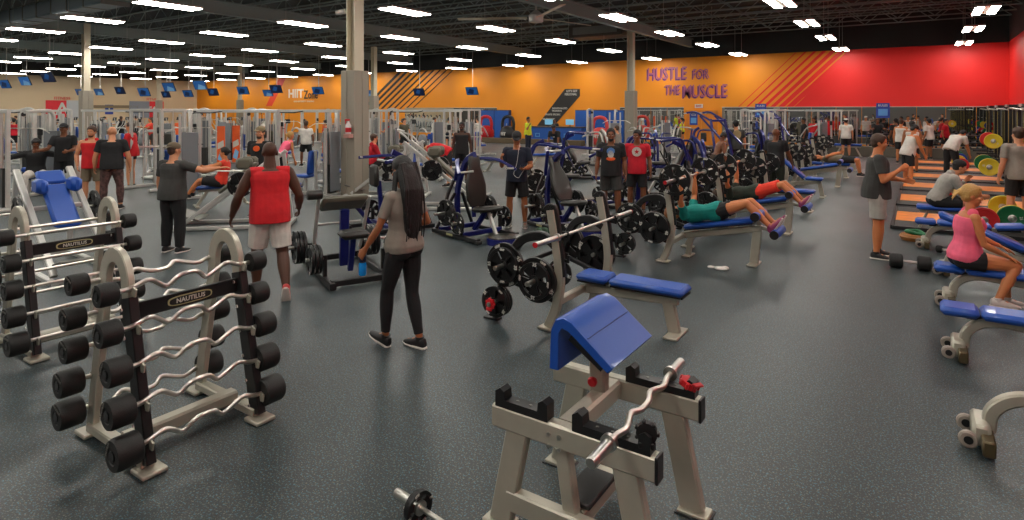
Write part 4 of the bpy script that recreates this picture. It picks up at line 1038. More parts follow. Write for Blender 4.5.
# lifting belt bag
b = MB().lathe([(.02, 0), (.2, .0), (.23, .06), (.2, .1), (.14, .11)], n=24); bg = empty('gym_bag', P(915, 240)+(0,)); tag(bg, 'tan and green rolled lifting belt on the floor by the platforms', 'gym bag')
part('belt_coil', b, mat('tan_leather', (150, 96, 44), .5), bg); part('green_strap', MB().tube(smooth([(.15, -.1, .1), (.05, .1, .14), (-.12, .06, .13), (-.05, -.1, .14), (.15, -.1, .1)]), .03), greenbump, bg)
# platforms with racks, bars and bumpers
RX = 2.25
ys = [14.6, 17.75, 20.9, 24.05, 27.2, 30.3]
for i, y in enumerate(ys):
    o = ['nearest', 'second', 'third', 'fourth', 'fifth', 'last'][i]
    PLATF.put('%s wooden lifting platform with black rubber sides' % o, (-.35, y, 0))
    PRACK.put('black power rack behind the %s wooden platform' % o, (RX, y, 0))
    PRACK.put('black storage rack between platforms, just past the %s one' % o, (RX+.35, y+1.57, 0), scale=(.8, .9, 1))
    cs = [(BY, BG), (BR, BR), (BG, BY), (BR, BY), (BY, BR), (BG, BB)][i]; z = [.286, .286, .66+.05, 1.26, .286, .286][i]; xx = [1.35, .75, 1.5, 1.83, 1.2, 1.3][i]
    BAR.put('barbell of the %s platform' % o, (xx, y, z+.0))
    for s in (-1, 1):
        for k, c in enumerate(cs): load(c, '%s %s bumper plate, %s end of the %s platform barbell' % (['inner', 'outer'][k], {id(BR): 'red', id(BY): 'yellow', id(BG): 'green', id(BB): 'blue'}[id(c)], 'near' if s < 0 else 'far', o), xx, y+s*(.73+.08*k), z, 0, 'bumper plates on the barbell of the %s platform' % o)
    for s in (-1, 1):
        for k, zz in enumerate((.35, .8, 1.25) if s > 0 else (.35, 1.25)):
            c = [BG, BY, BR, BB, BG, BY, BB, BR][(i+k+(s > 0)*3) % 8]
            load(c, '%s bumper plate on the %s peg, %s side of the %s platform rack' % ({id(BR): 'red', id(BY): 'yellow', id(BG): 'green', id(BB): 'blue'}[id(c)], {.35: 'low', .8: 'middle', 1.25: 'high'}[zz], 'near' if s < 0 else 'far', o), RX+1.2, y+s*.72, zz, 0, 'bumper plates stored on the rack of the %s platform' % o)
ya = 13.0
PRACK.put('black power rack standing closest at the frame edge', (2.25, 11.4, 0))
x_, y_ = P(946, 190); load(BR, 'red bumper plate leaning beside the man in the grey hoodie', .95, 13.75, .225, 0, None)
SBEN.put('short blue bench under the man in the grey hoodie', (.3, 13.35, 0), 0, scale=(.62, 1, 1))
for i, (px, py) in enumerate(((960, 163), (985, 158))): pass
# ---- middle: plate loaded machines
A = math.radians
for (px, py, a, lb) in ((712, 176, 60, 'tall blue pulldown frame with crossing arms before the orange door'), (770, 160, 40, 'tall blue pulldown frame behind the black shirt man')):
    HIGH.put(lb, P(px, py)+(0,), A(a))
lever('press', 478, 236, A(-105), 'blue lever press with tall black back pad, nearest the woman with the bottle', 'blue press by the woman')
lever('incline', 566, 228, A(-115), 'blue incline lever press with reclined back pad, beside the man in the navy polo', 'incline press by the polo man')
lever('row', 548, 196, A(-60), 'blue lever row machine beyond the incline press', 'row machine beyond the incline press')
lever('press', 600, 200, A(80), 'blue lever press behind the man in the printed black shirt', 'press behind the printed shirt man')
lever('incline', 668, 200, A(120), 'blue lever press beside the man in the red shirt', 'press beside the red shirt man')
lever('press', 690, 186, A(60), 'blue lever press under the high blue frame', 'press under the high frame')
lever('row', 640, 180, A(-40), 'blue lever row machine next to the far post', 'row machine by the far post')
lever('incline', 585, 178, A(-70), 'distant blue incline press before the coral kettlebell', 'press before the coral kettlebell')
lever('press', 735, 192, A(100), 'blue lever press beside the man in the grey shirt', 'press beside the grey shirt man')
lever('row', 655, 168, A(30), 'distant blue lever row before the mirror', 'distant row before the mirror')
lever('press', 760, 168, A(30), 'blue lever press near the door end of the mirrors', 'press near the door end')
lever('row', 700, 160, A(-20), 'distant blue lever row in front of the orange door', 'distant row before the door')
# machine behind the woman's hand: seated calf / preacher with blue post
def calf_T():
    t = T('lever_preacher_machine', 'exercise machine')
    for s in (-1, 1): t.add('base_rail', MB().beam([(s*.38, -.8, .05), (s*.38, .75, .05)], .08, .08), blackm)
    for y in (-.7, .7): t.add('cross_beam', MB().beam([(-.38, y, .07), (.38, y, .07)], .08, .08), blackm)
    t.add('blue_post', MB().beam([(.0, .1, .08), (-.02, .0, .85)], .12, .08), bluemet); t.add('seat_pad', MB().box((0, -.35, .58), (.36, .3, .1), bev=.04), blackpad); t.add('seat_post', MB().beam([(0, -.2, .08), (0, -.34, .54)], .07, .07), bluemet)
    t.add('arm_pad', MB().box((0, .12, .93), (.62, .36, .09), Matrix.Rotation(-.55, 3, 'X'), .035), greypad)
    t.add('roller', MB().lathe([(.05, -.1), (.065, -.09), (.065, .09), (.05, .1)], (-.42, -.02, 1.08), (1, 0, 0), 14), blackpad)
    t.add('lever_arm', MB().tube([(-.36, .0, 1.08), (-.34, .45, .12)], .025), silver); t.add('lever_arm', MB().tube([(.36, .1, 1.0), (.34, .5, .2)], .025), silver)
    t.add('hand_grip', MB().tube([(-.34, .3, .62), (.3, .32, .62)], .016), silver)
    for s in (-1, 1): t.add('weight_horn', MB().cyl((s*.36, .5, .3), (s*.74, .5, .3), .024, 10), steel); t.add('horn_post', MB().beam([(s*.38, .5, .06), (s*.36, .5, .34)], .06, .06), blackm); t.add('storage_peg', MB().cyl((s*.4, -.4, .32), (s*.62, -.4, .32), .024, 10), steel); t.add('peg_post', MB().beam([(s*.38, -.4, .06), (s*.38, -.4, .36)], .05, .05), blackm)
    return t
CALF = calf_T(); x, y = P(346, 272); CALF.put('lever preacher machine with grey sloped pad and blue post, beside the red tank man', (x, y, 0), A(65))
M = Matrix.Translation((x, y, 0)) @ Matrix.Rotation(A(65), 4, 'Z')
for s in (-1, 1):
    for i in range(3):
        q = M @ V((s*(.46+i*.05), .5, .3)); load(PL45, '%s black plate on the %s horn of the grey padded machine' % (['inner', 'middle', 'outer'][i], NF(M, s, x, y)), q.x, q.y, q.z, A(65)+PI/2, 'plates on the horns of the grey padded machine')
        q = M @ V((s*(.46+i*.05), -.4, .32)); load(PL35, '%s plate on the %s storage peg of the grey padded machine' % (['inner', 'middle', 'outer'][i], NF(M, s, x, y)), q.x, q.y, q.z, A(65)+PI/2, 'plates stored on the grey padded machine')
lever('row', 395, 232, A(160), 'blue lever row machine hidden behind the woman with the bottle', 'row machine behind the woman')
# hack squats and leg presses
def sled(t, px, py, rz, lb, where, hy, hz, hx=.5, n=2, sz=1.0):
    x, y = P(px, py); t.put(lb, (x, y, 0), rz, scale=(1, 1, sz)); M = Matrix.Translation((x, y, 0)) @ Matrix.Rotation(rz, 4, 'Z')
    for s in (-1, 1):
        for i in range(n):
            q = M @ V((s*(hx+i*.045), hy, hz)); load(PL45, '%s black plate, %s side of the %s' % (['inner', 'outer'][i], NF(M, s, x, y), where), q.x, q.y, q.z, rz+PI/2, 'plates on the sled of the %s' % where)
sled(HACKB, 62, 268, YAW+A(232), 'silver hack squat with blue pads behind the straight bar rack', 'blue padded hack squat', -.2, 1.05*.76, .45, 1, .76)
sled(HACK, 236, 226, YAW+A(100), 'silver hack squat with grey pad beside the red tank man', 'hack squat by the red tank man', -.2, 1.05*.8, .45, 2, .8)
sled(HACK, 445, 208, A(-60), 'silver hack squat under the leaning red figure', 'hack squat behind the blue press', -.2, 1.05*.85, .45, 2, .85)
sled(HACK, 388, 196, A(120), 'silver hack squat beside the red hooded person', 'hack squat by the hooded person', -.2, 1.05*.8, .45, 2, .8)
sled(LEGP, 163, 172, A(60), 'silver leg press beyond the grey shirt spotter', 'leg press beyond the spotter', -.55, .95, .52, 1)
# bench of the seated man pulling a bar, and a few loose blue benches
SBEN.put('blue bench under the seated man in the red tank', P(222, 205)+(0,), A(70)); 
for px, py, a, lb in ((340, 186, 100, 'blue bench standing against the big central post'), (450, 172, 30, 'distant blue bench before the mirror, behind the blue press'), (500, 172, 10, 'distant blue bench behind the navy polo man'), (355, 160, 60, 'distant blue bench behind the big central post')):
    SBEN.put(lb, P(px, py)+(0,), A(a))
# ---- background rows of silver stations
CROSSL.put('long silver cable crossover behind the spotter and the seated person in red', PD(210, 17.8)+(0,), 0)
CROSSL.put('long silver cable crossover across the front of the cable zone', PD(-40, 14.8)+(0,), 0)
def row(t, lst, grp=None):
    for px, Y, a, lb in lst: t.put(lb, PD(px, Y)+(0,), A(a), grp)
# ================================================================ BACKGROUND
# television screens on poles
m_tv = mat('tv_screen', (26, 80, 140), .3, emit=.16, ecol=(30, 100, 180)); m_tv2 = mat('tv_picture', (14, 30, 66), .3, emit=.1, ecol=(16, 30, 80)); m_tv3 = mat('tv_picture_pale', (90, 140, 180), .3, emit=.2, ecol=(150, 190, 220))
def tv_T(v):
    t = T('hanging_tv', 'television')
    t.add('casing', MB().box((0, 0, 0), (1.3, .08, .8), bev=.015), blackm)
    t.add('screen', MB().box((0, -.043, 0), (1.24, .006, .73)), m_tv if v != 2 else m_tv2)
    pr = [[(-.5, -.2), (.1, -.3), (.3, .1), (-.2, .25)], [(-.3, -.36), (.5, -.36), (.5, -.1), (-.1, .1)], [(-.4, -.1), (0, -.2), (.25, .15), (-.1, .3)]][v]
    t.add('picture_area', MB().prism(pr, (0, -.048, 0), (1, 0, 0), (0, 0, 1), .004), [m_tv2, m_tv3, m_tv][v])
    t.parts = [(a, b, TM((0, 0, 0), (.42, 0, 0)), c, d) for a, b, _, c, d in t.parts]
    return t
TV = [tv_T(i) for i in range(3)]
tvs = [(5, 84, 44), (25, 81, 42), (48, 77, 36), (80, 92, 58), (99, 92, 56), (120, 90.5, 52), (144, 92, 44), (169, 87, 42), (166, 94.5, 60), (188, 93.5, 54), (200, 85, 40), (213, 92, 50), (243, 90.5, 48), (268, 93, 56), (276, 89, 46), (318, 90.5, 50), (368, 93.5, 56), (419, 92, 54), (472, 91, 48)]
tl = ['at the frame edge above the cable bar', 'second from the frame edge, dim picture', 'large and bright, above the red poster', 'small, just before the grey based post', 'small, just past the grey based post', 'above the blue notice', 'dark picture, near the orange corner', 'bright, larger of the pair by the orange corner', 'lower and smaller of the pair by the orange corner', 'small, at the orange corner', 'bright, over the orange corner', 'dark, just inside the orange wall', 'at the distant thin post', 'lower one before the red slanted band', 'upper one before the red slanted band', 'over the Zone lettering', 'hidden partly by the big central post', 'on the orange wall past the black stripes', 'on the orange wall over the mirror']
for i, ((px, py, Y), lb) in enumerate(zip(tvs, tl)):
    x, y = PD(px, Y); y = min(y, YN-.6); Y2 = Y if y < YN-.6 else None
    k = (px-512)/F
    if Y2 is None: Y2 = y/(k*SA+CA); x = PD(px, Y2)[0]
    z = CH+(HZ-py)*Y2/F; tvo = TV[i % 3].put('flat tv screen on a pole, '+lb, (x, y, z), rot=(0, 0, .25 if i < 17 else .1), scale=.82)
    part('mount_pole', MB().tube([(0, .03, 0), (0, .12, .1), (0, .12, (ZT-z)/.82)], .03, 6), silver, tvo)
# ceiling fan
fx, fy = PD(536, 24); r = empty('ceiling_fan', (fx, fy, 5.85)); tag(r, 'huge three bladed ceiling fan', 'ceiling fan')
part('motor_hub', MB().lathe([(.1, -.2), (.28, -.16), (.3, .1), (.2, .2), (.08, .3)], n=24), silver, r)
part('down_rod', MB().tube([(0, 0, .2), (0, 0, ZT-5.85-.03)], .04), silver, r)
for a in (41, 174, -75):
    an = math.radians(a)+YAW; R = Matrix.Rotation(an, 3, 'Z'); b = MB(); b.box(R @ V((1.75, 0, 0)), (2.8, .24, .035), R @ Matrix.Rotation(.2, 3, 'X'), .012); part('blade', b, m_colw, r)
dx0, dy0 = PD(40, 26); r = empty('air_duct', (dx0, dy0, 6.35)); tag(r, 'long pale square air duct crossing the joists at the corner of the picture', 'duct')
part('duct_run', MB().box((-6, 0, 0), (26, .9, .6), bev=.05), mat('galvanised_duct', (120, 134, 140), .45, .6), r); db = MB()
for k in range(18): db.box((-18.5+k*1.5, 0, 0), (.05, .96, .66))
part('flange_ring', db, greyplate, r); part('hanger', MB().box((-6, 0, .65), (.04, .04, .75)), greyplate, r)
hx, hy = PD(600, 33); r = empty('air_unit', (hx, hy, 6.5)); tag(r, 'brown box shaped air unit hanging past the fan', 'air unit'); part('casing', MB().box((0, 0, 0), (3.2, 1.4, .7), bev=.03), mat('brown_unit', (72, 62, 52), .6), r); part('hanger', MB().box((0, 0, .6), (.05, .05, .6)), greyplate, r)
part('grille', MB().box((0, -.71, 0), (2.6, .02, .4)), greyplate, r)
# spray bottle and shelf on the central post
sx0, sy0 = PD(363, 15.15)
def spray():
    t = T('spray_bottle', 'bottle'); t.add('bottle_body', MB().lathe([(.04, 0), (.045, .02), (.045, .13), (.018, .18), (.016, .2)], n=14), mat('clear_bottle', (210, 200, 200), .3)); t.add('label_band', MB().lathe([(.047, .03), (.047, .1)], n=14), redm); t.add('trigger_head', MB().box((0, -.02, .22), (.03, .09, .03), bev=.005).beam([(0, -.05, .22), (0, -.055, .16)], .012, .012), redm); return t
cw = cols[0]; cx, cy = PD(355, 15.5)
sh = empty('wall_shelf', (cx+.02, cy-.25, 1.55)); tag(sh, 'small pink holder fixed to the big central post', 'shelf'); part('tray', MB().box((.12, -.09, .0), (.2, .16, .1), bev=.01), mat('pink_holder', (190, 140, 130), .5), sh)
spray().put('red and white spray bottle on the big central post', (cx+.14, cy-.34, 1.6), scale=1.6)
sc0 = empty('security_camera', (cx-.32, cy-.1, 4.7)); tag(sc0, 'small white security camera on the big central post', 'camera'); part('camera_body', MB().cyl((-.16, -.1, 0), (.06, .0, .03), .06), white, sc0); part('mount_arm', MB().tube([(.0, 0, .02), (.2, .1, .05)], .02), white, sc0); part('lens', MB().cyl((-.175, -.107, 0), (-.16, -.1, 0), .045), blackm, sc0)
# trash bin and bottles beside it
b = MB().lathe([(.26, .02), (.28, .04), (.28, .78), (.27, .8)], n=28); x, y = PD(77, 19); r = empty('trash_can', (x, y, 0)); tag(r, 'round brushed steel bin behind the bearded man in red', 'bin'); part('can_body', b, steel, r); part('dome_lid', MB().lathe([(.28, .8), (.26, .86), (.15, .9), (.02, .9)], n=24), blackm, r)
SPB = T('wipe_bottle', 'bottle'); SPB.add('bottle_body', MB().lathe([(.07, 0), (.08, .02), (.08, .2), (.03, .27)], n=14), mat('sky_blue_plastic', (60, 150, 220), .4)); SPB.add('spray_cap', MB().lathe([(.035, .27), (.035, .33)], n=10), orangem)
for k in range(3): SPB.put('blue spray bottle with orange cap on the steel bin, %s' % ['beside the post', 'middle one', 'next to the man in red'][k], (x-.12+.12*k, y-.06+.05*k, .9))
# orange feather banners
def banner_T():
    t = T('floor_banner', 'banner'); t.add('sheet', MB().box((0, 0, 1.0), (.75, .03, 1.9), bev=.01), orangem)
    t.add('blue_print', MB().prism([(-.3, .3), (.1, .2), (.3, .6), (-.05, .75)], (0, -.02, 0), (1, 0, 0), (0, 0, 1), .006), m_tv3); t.add('white_print', MB().prism([(-.3, .8), (.3, .95), (.25, 1.25), (-.3, 1.1)], (0, -.02, 0), (1, 0, 0), (0, 0, 1), .006), whitemk); t.add('base', MB().box((0, 0, .03), (.8, .3, .05), bev=.01), greyplate); return t
BN = banner_T()
for px, Y, lb in ((221, 24, 'orange printed floor banner between the cable stations and the spotter'), (236, 25, 'taller orange floor banner behind the hack squat'), (282, 28, 'orange floor banner beside the person in pink'), (326, 26, 'orange floor banner by the big central post'), (178, 30, 'orange floor banner behind the silver cable tower')): BN.put(lb, PD(px, Y)+(0,), YAW, scale=(.42, 1, .8))
# ranks of silver machines
ORD2 = ['first', 'second', 'third', 'fourth', 'fifth', 'sixth', 'seventh', 'eighth', 'ninth', 'tenth', 'eleventh', 'twelfth', 'thirteenth', 'fourteenth', 'fifteenth', 'sixteenth', 'seventeenth', 'eighteenth', 'nineteenth', 'twentieth', 'twenty first', 'twenty second', 'twenty third', 'twenty fourth', 'twenty fifth', 'twenty sixth']
NMS = {id(TOW): 'silver cable tower', id(CROSS): 'silver cable crossover', id(SEL['pulldown']): 'silver lat pulldown', id(SEL['chest']): 'silver chest press', id(SEL['row']): 'silver seated row', id(SEL['legext']): 'silver leg extension', id(SMITH): 'silver smith machine', id(CARD): 'silver elliptical trainer', id(SBEN): 'flat blue bench', id(HACK): 'silver hack squat', id(LEVW['press']): 'silver lever press', id(LEVW['row']): 'silver lever row', id(DBR): 'black dumbbell rack'}
def rank(items, rname, start):
    for i, (t, px, Y, a) in enumerate(items):
        q = free_spot(t, px, Y, A(a), [(s_*k*.5, dp) for k in range(0, 8) for s_ in (1, -1) for dp in (0, 5, -5)])
        if q is None: print('NO SPOT', rname, i); continue
        x, y = q
        t.put('%s, %s in %s' % (NMS[id(t)], ORD2[i], rname), (x, y, 0), A(a))
S_ = SEL
rank([(CROSS, 20, 19, 0), (TOW, 28, 16.5, 20), (SMITH, 158, 19.5, 10), (S_['pulldown'], 186, 18, 60), (TOW, 204, 20, 30), (TOW, 252, 18.5, 10), (CROSS, 290, 19.5, 0), (S_['pulldown'], 330, 19, 70), (S_['legext'], 318, 16.6, 100), (TOW, 392, 20, 20), (S_['chest'], 412, 20, -60), (SMITH, 462, 24, 0)], 'the nearest cable rank from the cream wall', '')
rank([(t, px, Y, a) for px, Y, a, t in [(2, 24, 0, S_['chest']), (24, 26, 40, TOW), (48, 24, 0, S_['pulldown']), (66, 27, 80, TOW), (104, 25, 20, S_['legext']), (122, 27, 0, S_['row']), (146, 25, 40, CROSS), (176, 24.5, 30, S_['chest']), (196, 27, 0, TOW), (214, 28, 90, S_['pulldown']), (244, 26, 0, S_['row']), (262, 25, 50, TOW), (284, 24, 20, S_['pulldown']), (310, 27, 0, CROSS), (334, 25, 60, S_['chest']), (376, 26, 0, TOW), (388, 28, 40, S_['pulldown']), (408, 26, 10, CROSS), (434, 28, 60, S_['row']), (478, 29, 0, S_['chest'])]], 'the middle cable rank from the cream wall', '')
kinds = [CARD, S_['pulldown'], TOW, CARD, S_['row'], CROSS, CARD, S_['chest']]
rank([(kinds[(i*5) % 8], 4+i*18, 34+(i*7) % 5, (i*50) % 180) for i in range(24)], 'the far silver rank from the cream wall', '')
rank([(CARD, 4+i*13, 45+(i*3) % 4, 20) for i in range(20)], 'the cardio rank before the cream wall', '')
rank([(t, px, Y, a) for px, Y, a, t in [(640, 30, 20, LEVW['press']), (655, 27, 70, S_['chest']), (672, 31, 0, LEVW['row']), (738, 27, 20, LEVW['press']), (757, 24.5, 60, S_['pulldown']), (745, 31, 0, TOW), (768, 29, 80, SMITH), (786, 26, 30, LEVW['row']), (790, 31, 0, CROSS), (806, 29, 60, S_['chest']), (600, 24, 60, LEVW['press']), (616, 26, 20, S_['pulldown']), (520, 27, 10, SBEN), (545, 24, 50, SBEN), (590, 29, 80, TOW)]], 'the rank before the mirrors, from the far post', '')
DBX = [(-13, 36.5), (-10.2, 36.5), (-7.2, 36.5), (-4.2, 36.5), (-1.2, 36.5), (1.6, 36.5)]
ctrs = ['second span from the door', 'first span from the door', 'third span from the door', 'fourth span from the door', 'fifth span from the door', 'last span by the red corner']
for i, (x, y) in enumerate(DBX[2:]):
    DBR.put('black dumbbell rack under the mirrors, %s' % ctrs[i+2], (x, y, 0))
    for k in range(3):
        for q in range(8): DBS.put('%s black dumbbell, %s shelf, rack in the %s' % (ORD2[q], ['bottom', 'middle', 'top'][k], ctrs[i+2]), (x-.95+.27*q, y-.12+.11*k-.02, .37+.34*k), PI/2, 'dumbbells on the rack under the mirrors, %s' % ctrs[i+2])
SBEN.put('blue bench on tall foot in front of the man in the white shirt', P(848, 157)+(0,), A(0), scale=(1, 1, 1.3))
# small floor things
tw = empty('crumpled_towel', P(721, 270)+(0,)); tag(tw, 'small crumpled white wipe on the floor past the decline bench', 'wipe')
b = MB(); b.ell((0, 0, .02), (.09, .06, .028)).ell((.05, .03, .025), (.05, .05, .03)).ell((-.05, .02, .02), (.05, .03, .022)); part('cloth', b, towel, tw)
tw = empty('crumpled_towel', P(711, 268)+(0,)); tag(tw, 'smaller crumpled wipe beside the larger one on the floor', 'wipe'); part('cloth', MB().ell((0, 0, .015), (.05, .04, .02)).ell((.03, .01, .015), (.03, .03, .018)), towel, tw)
x, y = P(545, 237); b = MB(); r = empty('green_plant_bag', (x, y, 0)); tag(r, 'dark green camouflage bag on the floor behind the front flat bench', 'bag')
for k in range(14): a = k*2.4; b.ell((.16*math.cos(a)*(k/14)**.5, .13*math.sin(a)*(k/14)**.5, .07+.03*math.sin(k)), (.09, .07, .07), n=8, m=6)
part('bag_body', b, mat('camouflage_green', (44, 70, 50), .8, var=.6, vscale=25, bump=.5), r)
r.name = 'camouflage_bag'
# ================================================================ PEOPLE
def remesh(mb, vox, name, m, sm=3):
    me = bpy.data.meshes.new(name); me.from_pydata(mb.v, [], mb.f); me.validate()
    o = bpy.data.objects.new('tmp', me); COL.objects.link(o)
    r = o.modifiers.new('r', 'REMESH'); r.mode = 'VOXEL'; r.voxel_size = vox; r.use_smooth_shade = True
    s = o.modifiers.new('s', 'SMOOTH'); s.factor = .5; s.iterations = sm
    dg = bpy.context.evaluated_depsgraph_get(); out = bpy.data.meshes.new_from_object(o.evaluated_get(dg)); out.name = name
    bpy.data.objects.remove(o); bpy.data.meshes.remove(me); out.materials.clear(); out.materials.append(m)
    for p in out.polygons: p.use_smooth = True
    return out
def limb(b, a, c, ra, rc, n=12, mid=None, caps=True, flat=1.0, fv=None):
    """tapered round limb from a to c; mid = (t, r) bulge; caps round the ends"""
    a, c = V(a), V(c); d = c-a; L = d.length
    if L < 1e-5: return
    prof = [(0, ra)]+([mid] if mid else [])+[(1, rc)]
    pr = []
    if caps: pr += [(-ra*.95/L, ra*.25), (-ra*.75/L, ra*.66), (-ra*.4/L, ra*.9)]
    K = 8
    for k in range(K+1):
        t = k/K
        for i in range(len(prof)-1):
            if prof[i][0] <= t <= prof[i+1][0]+1e-9:
                u = (t-prof[i][0])/max(1e-6, prof[i+1][0]-prof[i][0]); u = u*u*(3-2*u); pr.append((t, prof[i][1]*(1-u)+prof[i+1][1]*u)); break
    if caps: pr += [(1+rc*.4/L, rc*.9), (1+rc*.75/L, rc*.66), (1+rc*.95/L, rc*.25)]
    b.lathe([(r, t*L) for t, r in pr], a, d, n)
def loft(b, secs, n=18):
    """secs: (centre, right, forward, w, d) superellipse rings"""
    R = []
    for c, r, f, w_, d in secs:
        R.append([V(c)+V(r)*(w_*math.copysign(abs(math.cos(a))**.85, math.cos(a)))+V(f)*(d*math.copysign(abs(math.sin(a))**.85, math.sin(a))) for a in [2*PI*k/n for k in range(n)]])
    # orient consistently
    b.rings(R)
def skinm(nm, c): return mat('skin_'+nm, c, .5, bump=.05, bscale=80, var=.05, vscale=12, spec=.4)
SK = {'light': skinm('light', (206, 142, 104)), 'tan': skinm('tan', (196, 122, 76)), 'brown': skinm('brown', (118, 72, 46)), 'dark': skinm('dark', (78, 48, 34)), 'mid': skinm('mid', (158, 98, 62))}
def cloth(nm, c, r=.85, var=.12): return mat(nm, c, r, bump=.5, bscale=14, var=var, vscale=9)
CL = dict(black=cloth('black_cloth', (26, 26, 28)), charcoal=cloth('charcoal_cloth', (58, 58, 56)), olive=cloth('olive_cloth', (80, 78, 62)), red=cloth('red_cloth', (200, 26, 34)), dred=cloth('crimson_cloth', (190, 20, 40)),
          white=cloth('white_cloth', (206, 200, 192)), grey=cloth('grey_cloth', (138, 130, 120)), navy=cloth('navy_cloth', (24, 30, 48)), pink=cloth('pink_cloth', (240, 100, 130)), teal=cloth('teal_cloth', (0, 128, 120)),
          khaki=cloth('khaki_cloth', (120, 108, 88)), camo=mat('camo_cloth', (88, 62, 58), .8, var=.7, vscale=14), lgrey=cloth('light_grey_cloth', (160, 156, 148)), yellow=cloth('lime_cloth', (200, 208, 40)), blue=cloth('blue_cloth', (40, 80, 150)), darkgreen=cloth('dark_green_cloth', (44, 54, 44)), orange=cloth('orange_red_cloth', (226, 60, 40)), brownc=cloth('brown_cloth', (60, 44, 32)))
HR = dict(black=mat('black_hair', (20, 17, 16), .55, bump=.6, bscale=60), brown=mat('brown_hair', (66, 44, 30), .55, bump=.6, bscale=60), blond=mat('blond_hair', (190, 148, 82), .5, bump=.8, bscale=50), ginger=mat('ginger_hair', (130, 78, 42), .6, bump=.6, bscale=60))
eye_w = mat('eye_white', (225, 222, 215), .3); eye_d = mat('eye_dark', (24, 18, 16), .3); lipm = mat('lip_skin', (150, 84, 70), .5)
SHB, SHW, SHR = mat('black_shoe', (26, 26, 28), .55), mat('white_shoe', (206, 196, 190), .55), mat('pink_shoe', (150, 60, 100), .55)
solem = mat('shoe_sole', (214, 206, 198), .6)
def person(label, at, face, h=1.76, sex='m', build=1.0, skin='light', pose=None, top=('tee', 'black'), bottom=('shorts', 'black'), shoe=SHB, hair=('short', 'black'), vox=.012, hipz=None, lift=0.0, beard=None, hat=None, fing=False, sock=None, printm=None, raw=False, name='person'):
    """at: ground point (x, y); face: degrees, 0 looks away from the camera, 90 to the left of the picture, 180 at the camera"""
    p = dict(tor=(0, .03, 1), che=(0, 0, 1), look=(0, 1, 0), neck=(0, .12, 1), uaL=(-.22, -.05, -1), faL=(-.1, .25, -1), uaR=(.22, -.05, -1), faR=(.1, .25, -1),
             thL=(-.08, .03, -1), shL=(-.02, -.04, -1), thR=(.08, .03, -1), shR=(.02, -.04, -1), ftL=(-.15, 1, 0), ftR=(.15, 1, 0), r=(1, 0, 0), rs=None)
    p.update(pose or {}); s = h/1.75; fem = sex == 'f'; g = build
    N = {k: norm(v) for k, v in p.items() if isinstance(v, (tuple, list, Vector))}; r = N['r']; rs = N.get('rs', r)
    # joints, pelvis first at origin
    H0 = V((0, 0, 0)); J = {}
    mid = H0+N['tor']*.25*s; nb = mid+N['che']*.285*s
    tf = N['tor'].cross(r).normalized(); cf = N['che'].cross(rs).normalized(); r2 = tf.cross(N['tor']).normalized(); rs2 = cf.cross(N['che']).normalized()
    sw = (.163 if fem else .19)*s*(.6+.4*g); hw = (.095 if fem else .088)*s
    for sd, k in ((-1, 'L'), (1, 'R')):
        J['s'+k] = nb-N['che']*.065*s+rs2*sw*sd; J['e'+k] = J['s'+k]+N['ua'+k]*.29*s; J['w'+k] = J['e'+k]+N['fa'+k]*.25*s
        J['h'+k] = H0+r2*hw*sd-N['tor']*.02*s; J['k'+k] = J['h'+k]+N['th'+k]*.43*s; J['a'+k] = J['k'+k]+N['sh'+k]*.42*s
    if hipz is None: hipz = .085*s-min(J['aL'].z, J['aR'].z)
    off = V((0, 0, hipz))
    for k in J: J[k] = J[k]+off
    H0 = H0+off; mid = mid+off; nb = nb+off
    ne = N['neck']; hc = nb+ne*(.168 if not fem else .168)*s; look = N['look']; hup = (ne-look*ne.dot(look)).normalized(); hr = look.cross(hup).normalized()
    HM = Matrix((hr, look, hup)).transposed()
    hs = s*1.04
    def hp(x, y, z): return hc+(hr*x+look*y+hup*z)*hs
    B = MB()
    def torso(b, inf=0.0, lo=-.07, hi=.545, fl=0.0):
        q = [(-.09, .10, .085), (-.04, .155, .115), (.02, .168 if fem else .162, .122), (.09, .150 if fem else .156, .108), (.17, .122 if fem else .142, .093), (.25, .125 if fem else .148, .098), (.33, .148 if fem else .170, .115 if not fem else .118),
             (.41, .155 if fem else .188, .112), (.465, .150 if fem else .185, .096), (.50, .115 if fem else .13, .078), (.53, .062, .062), (.56, .052, .056)]
        S = []
        for t, w_, d in q:
            if t < lo-1e-6 or t > hi+1e-6: continue
            c = H0+N['tor']*t*s if t <= .25 else mid+N['che']*(t-.25)*s
            f, rr = (tf, r2) if t <= .2 else (cf, rs2)
            gg = (.5+.5*g) if t > .3 else g
            kq = max(0, min(1, (.36-t)/.34))
            if fl and not fem and lo < -.05 and kq > 0: w_ = max(w_, .152+.012*kq); d = max(d, .106+.042*kq); c = c-tf*.008*kq*s
            ff = fl*max(0, min(1, (.24-t)/.16)); S.append((c-tf*ff*.5, rr, f, w_*s*gg+inf+ff, d*s*g+inf+ff*1.5))
        loft(b, S)
    torso(B)
    if fem and True:
        for sd in (-1, 1): B.ell(mid+N['che']*.13*s+cf*.085*s+rs2*sd*.065*s, (.058*s, .055*s, .058*s))
    for sd in (-1, 1): gr = .085 if fem else .074; B.ell(H0+r2*sd*.078*s-tf*.05*s-N['tor']*.03*s, (gr*s*g, gr*s*g, .09*s*g))
    m_ = g*(1.0 if not fem else .82)
    limb(B, nb-N['che']*.02*s, hc-hup*.03*s, (.068 if not fem else .056)*s*(.5+.5*m_), (.06 if not fem else .05)*s, 12)
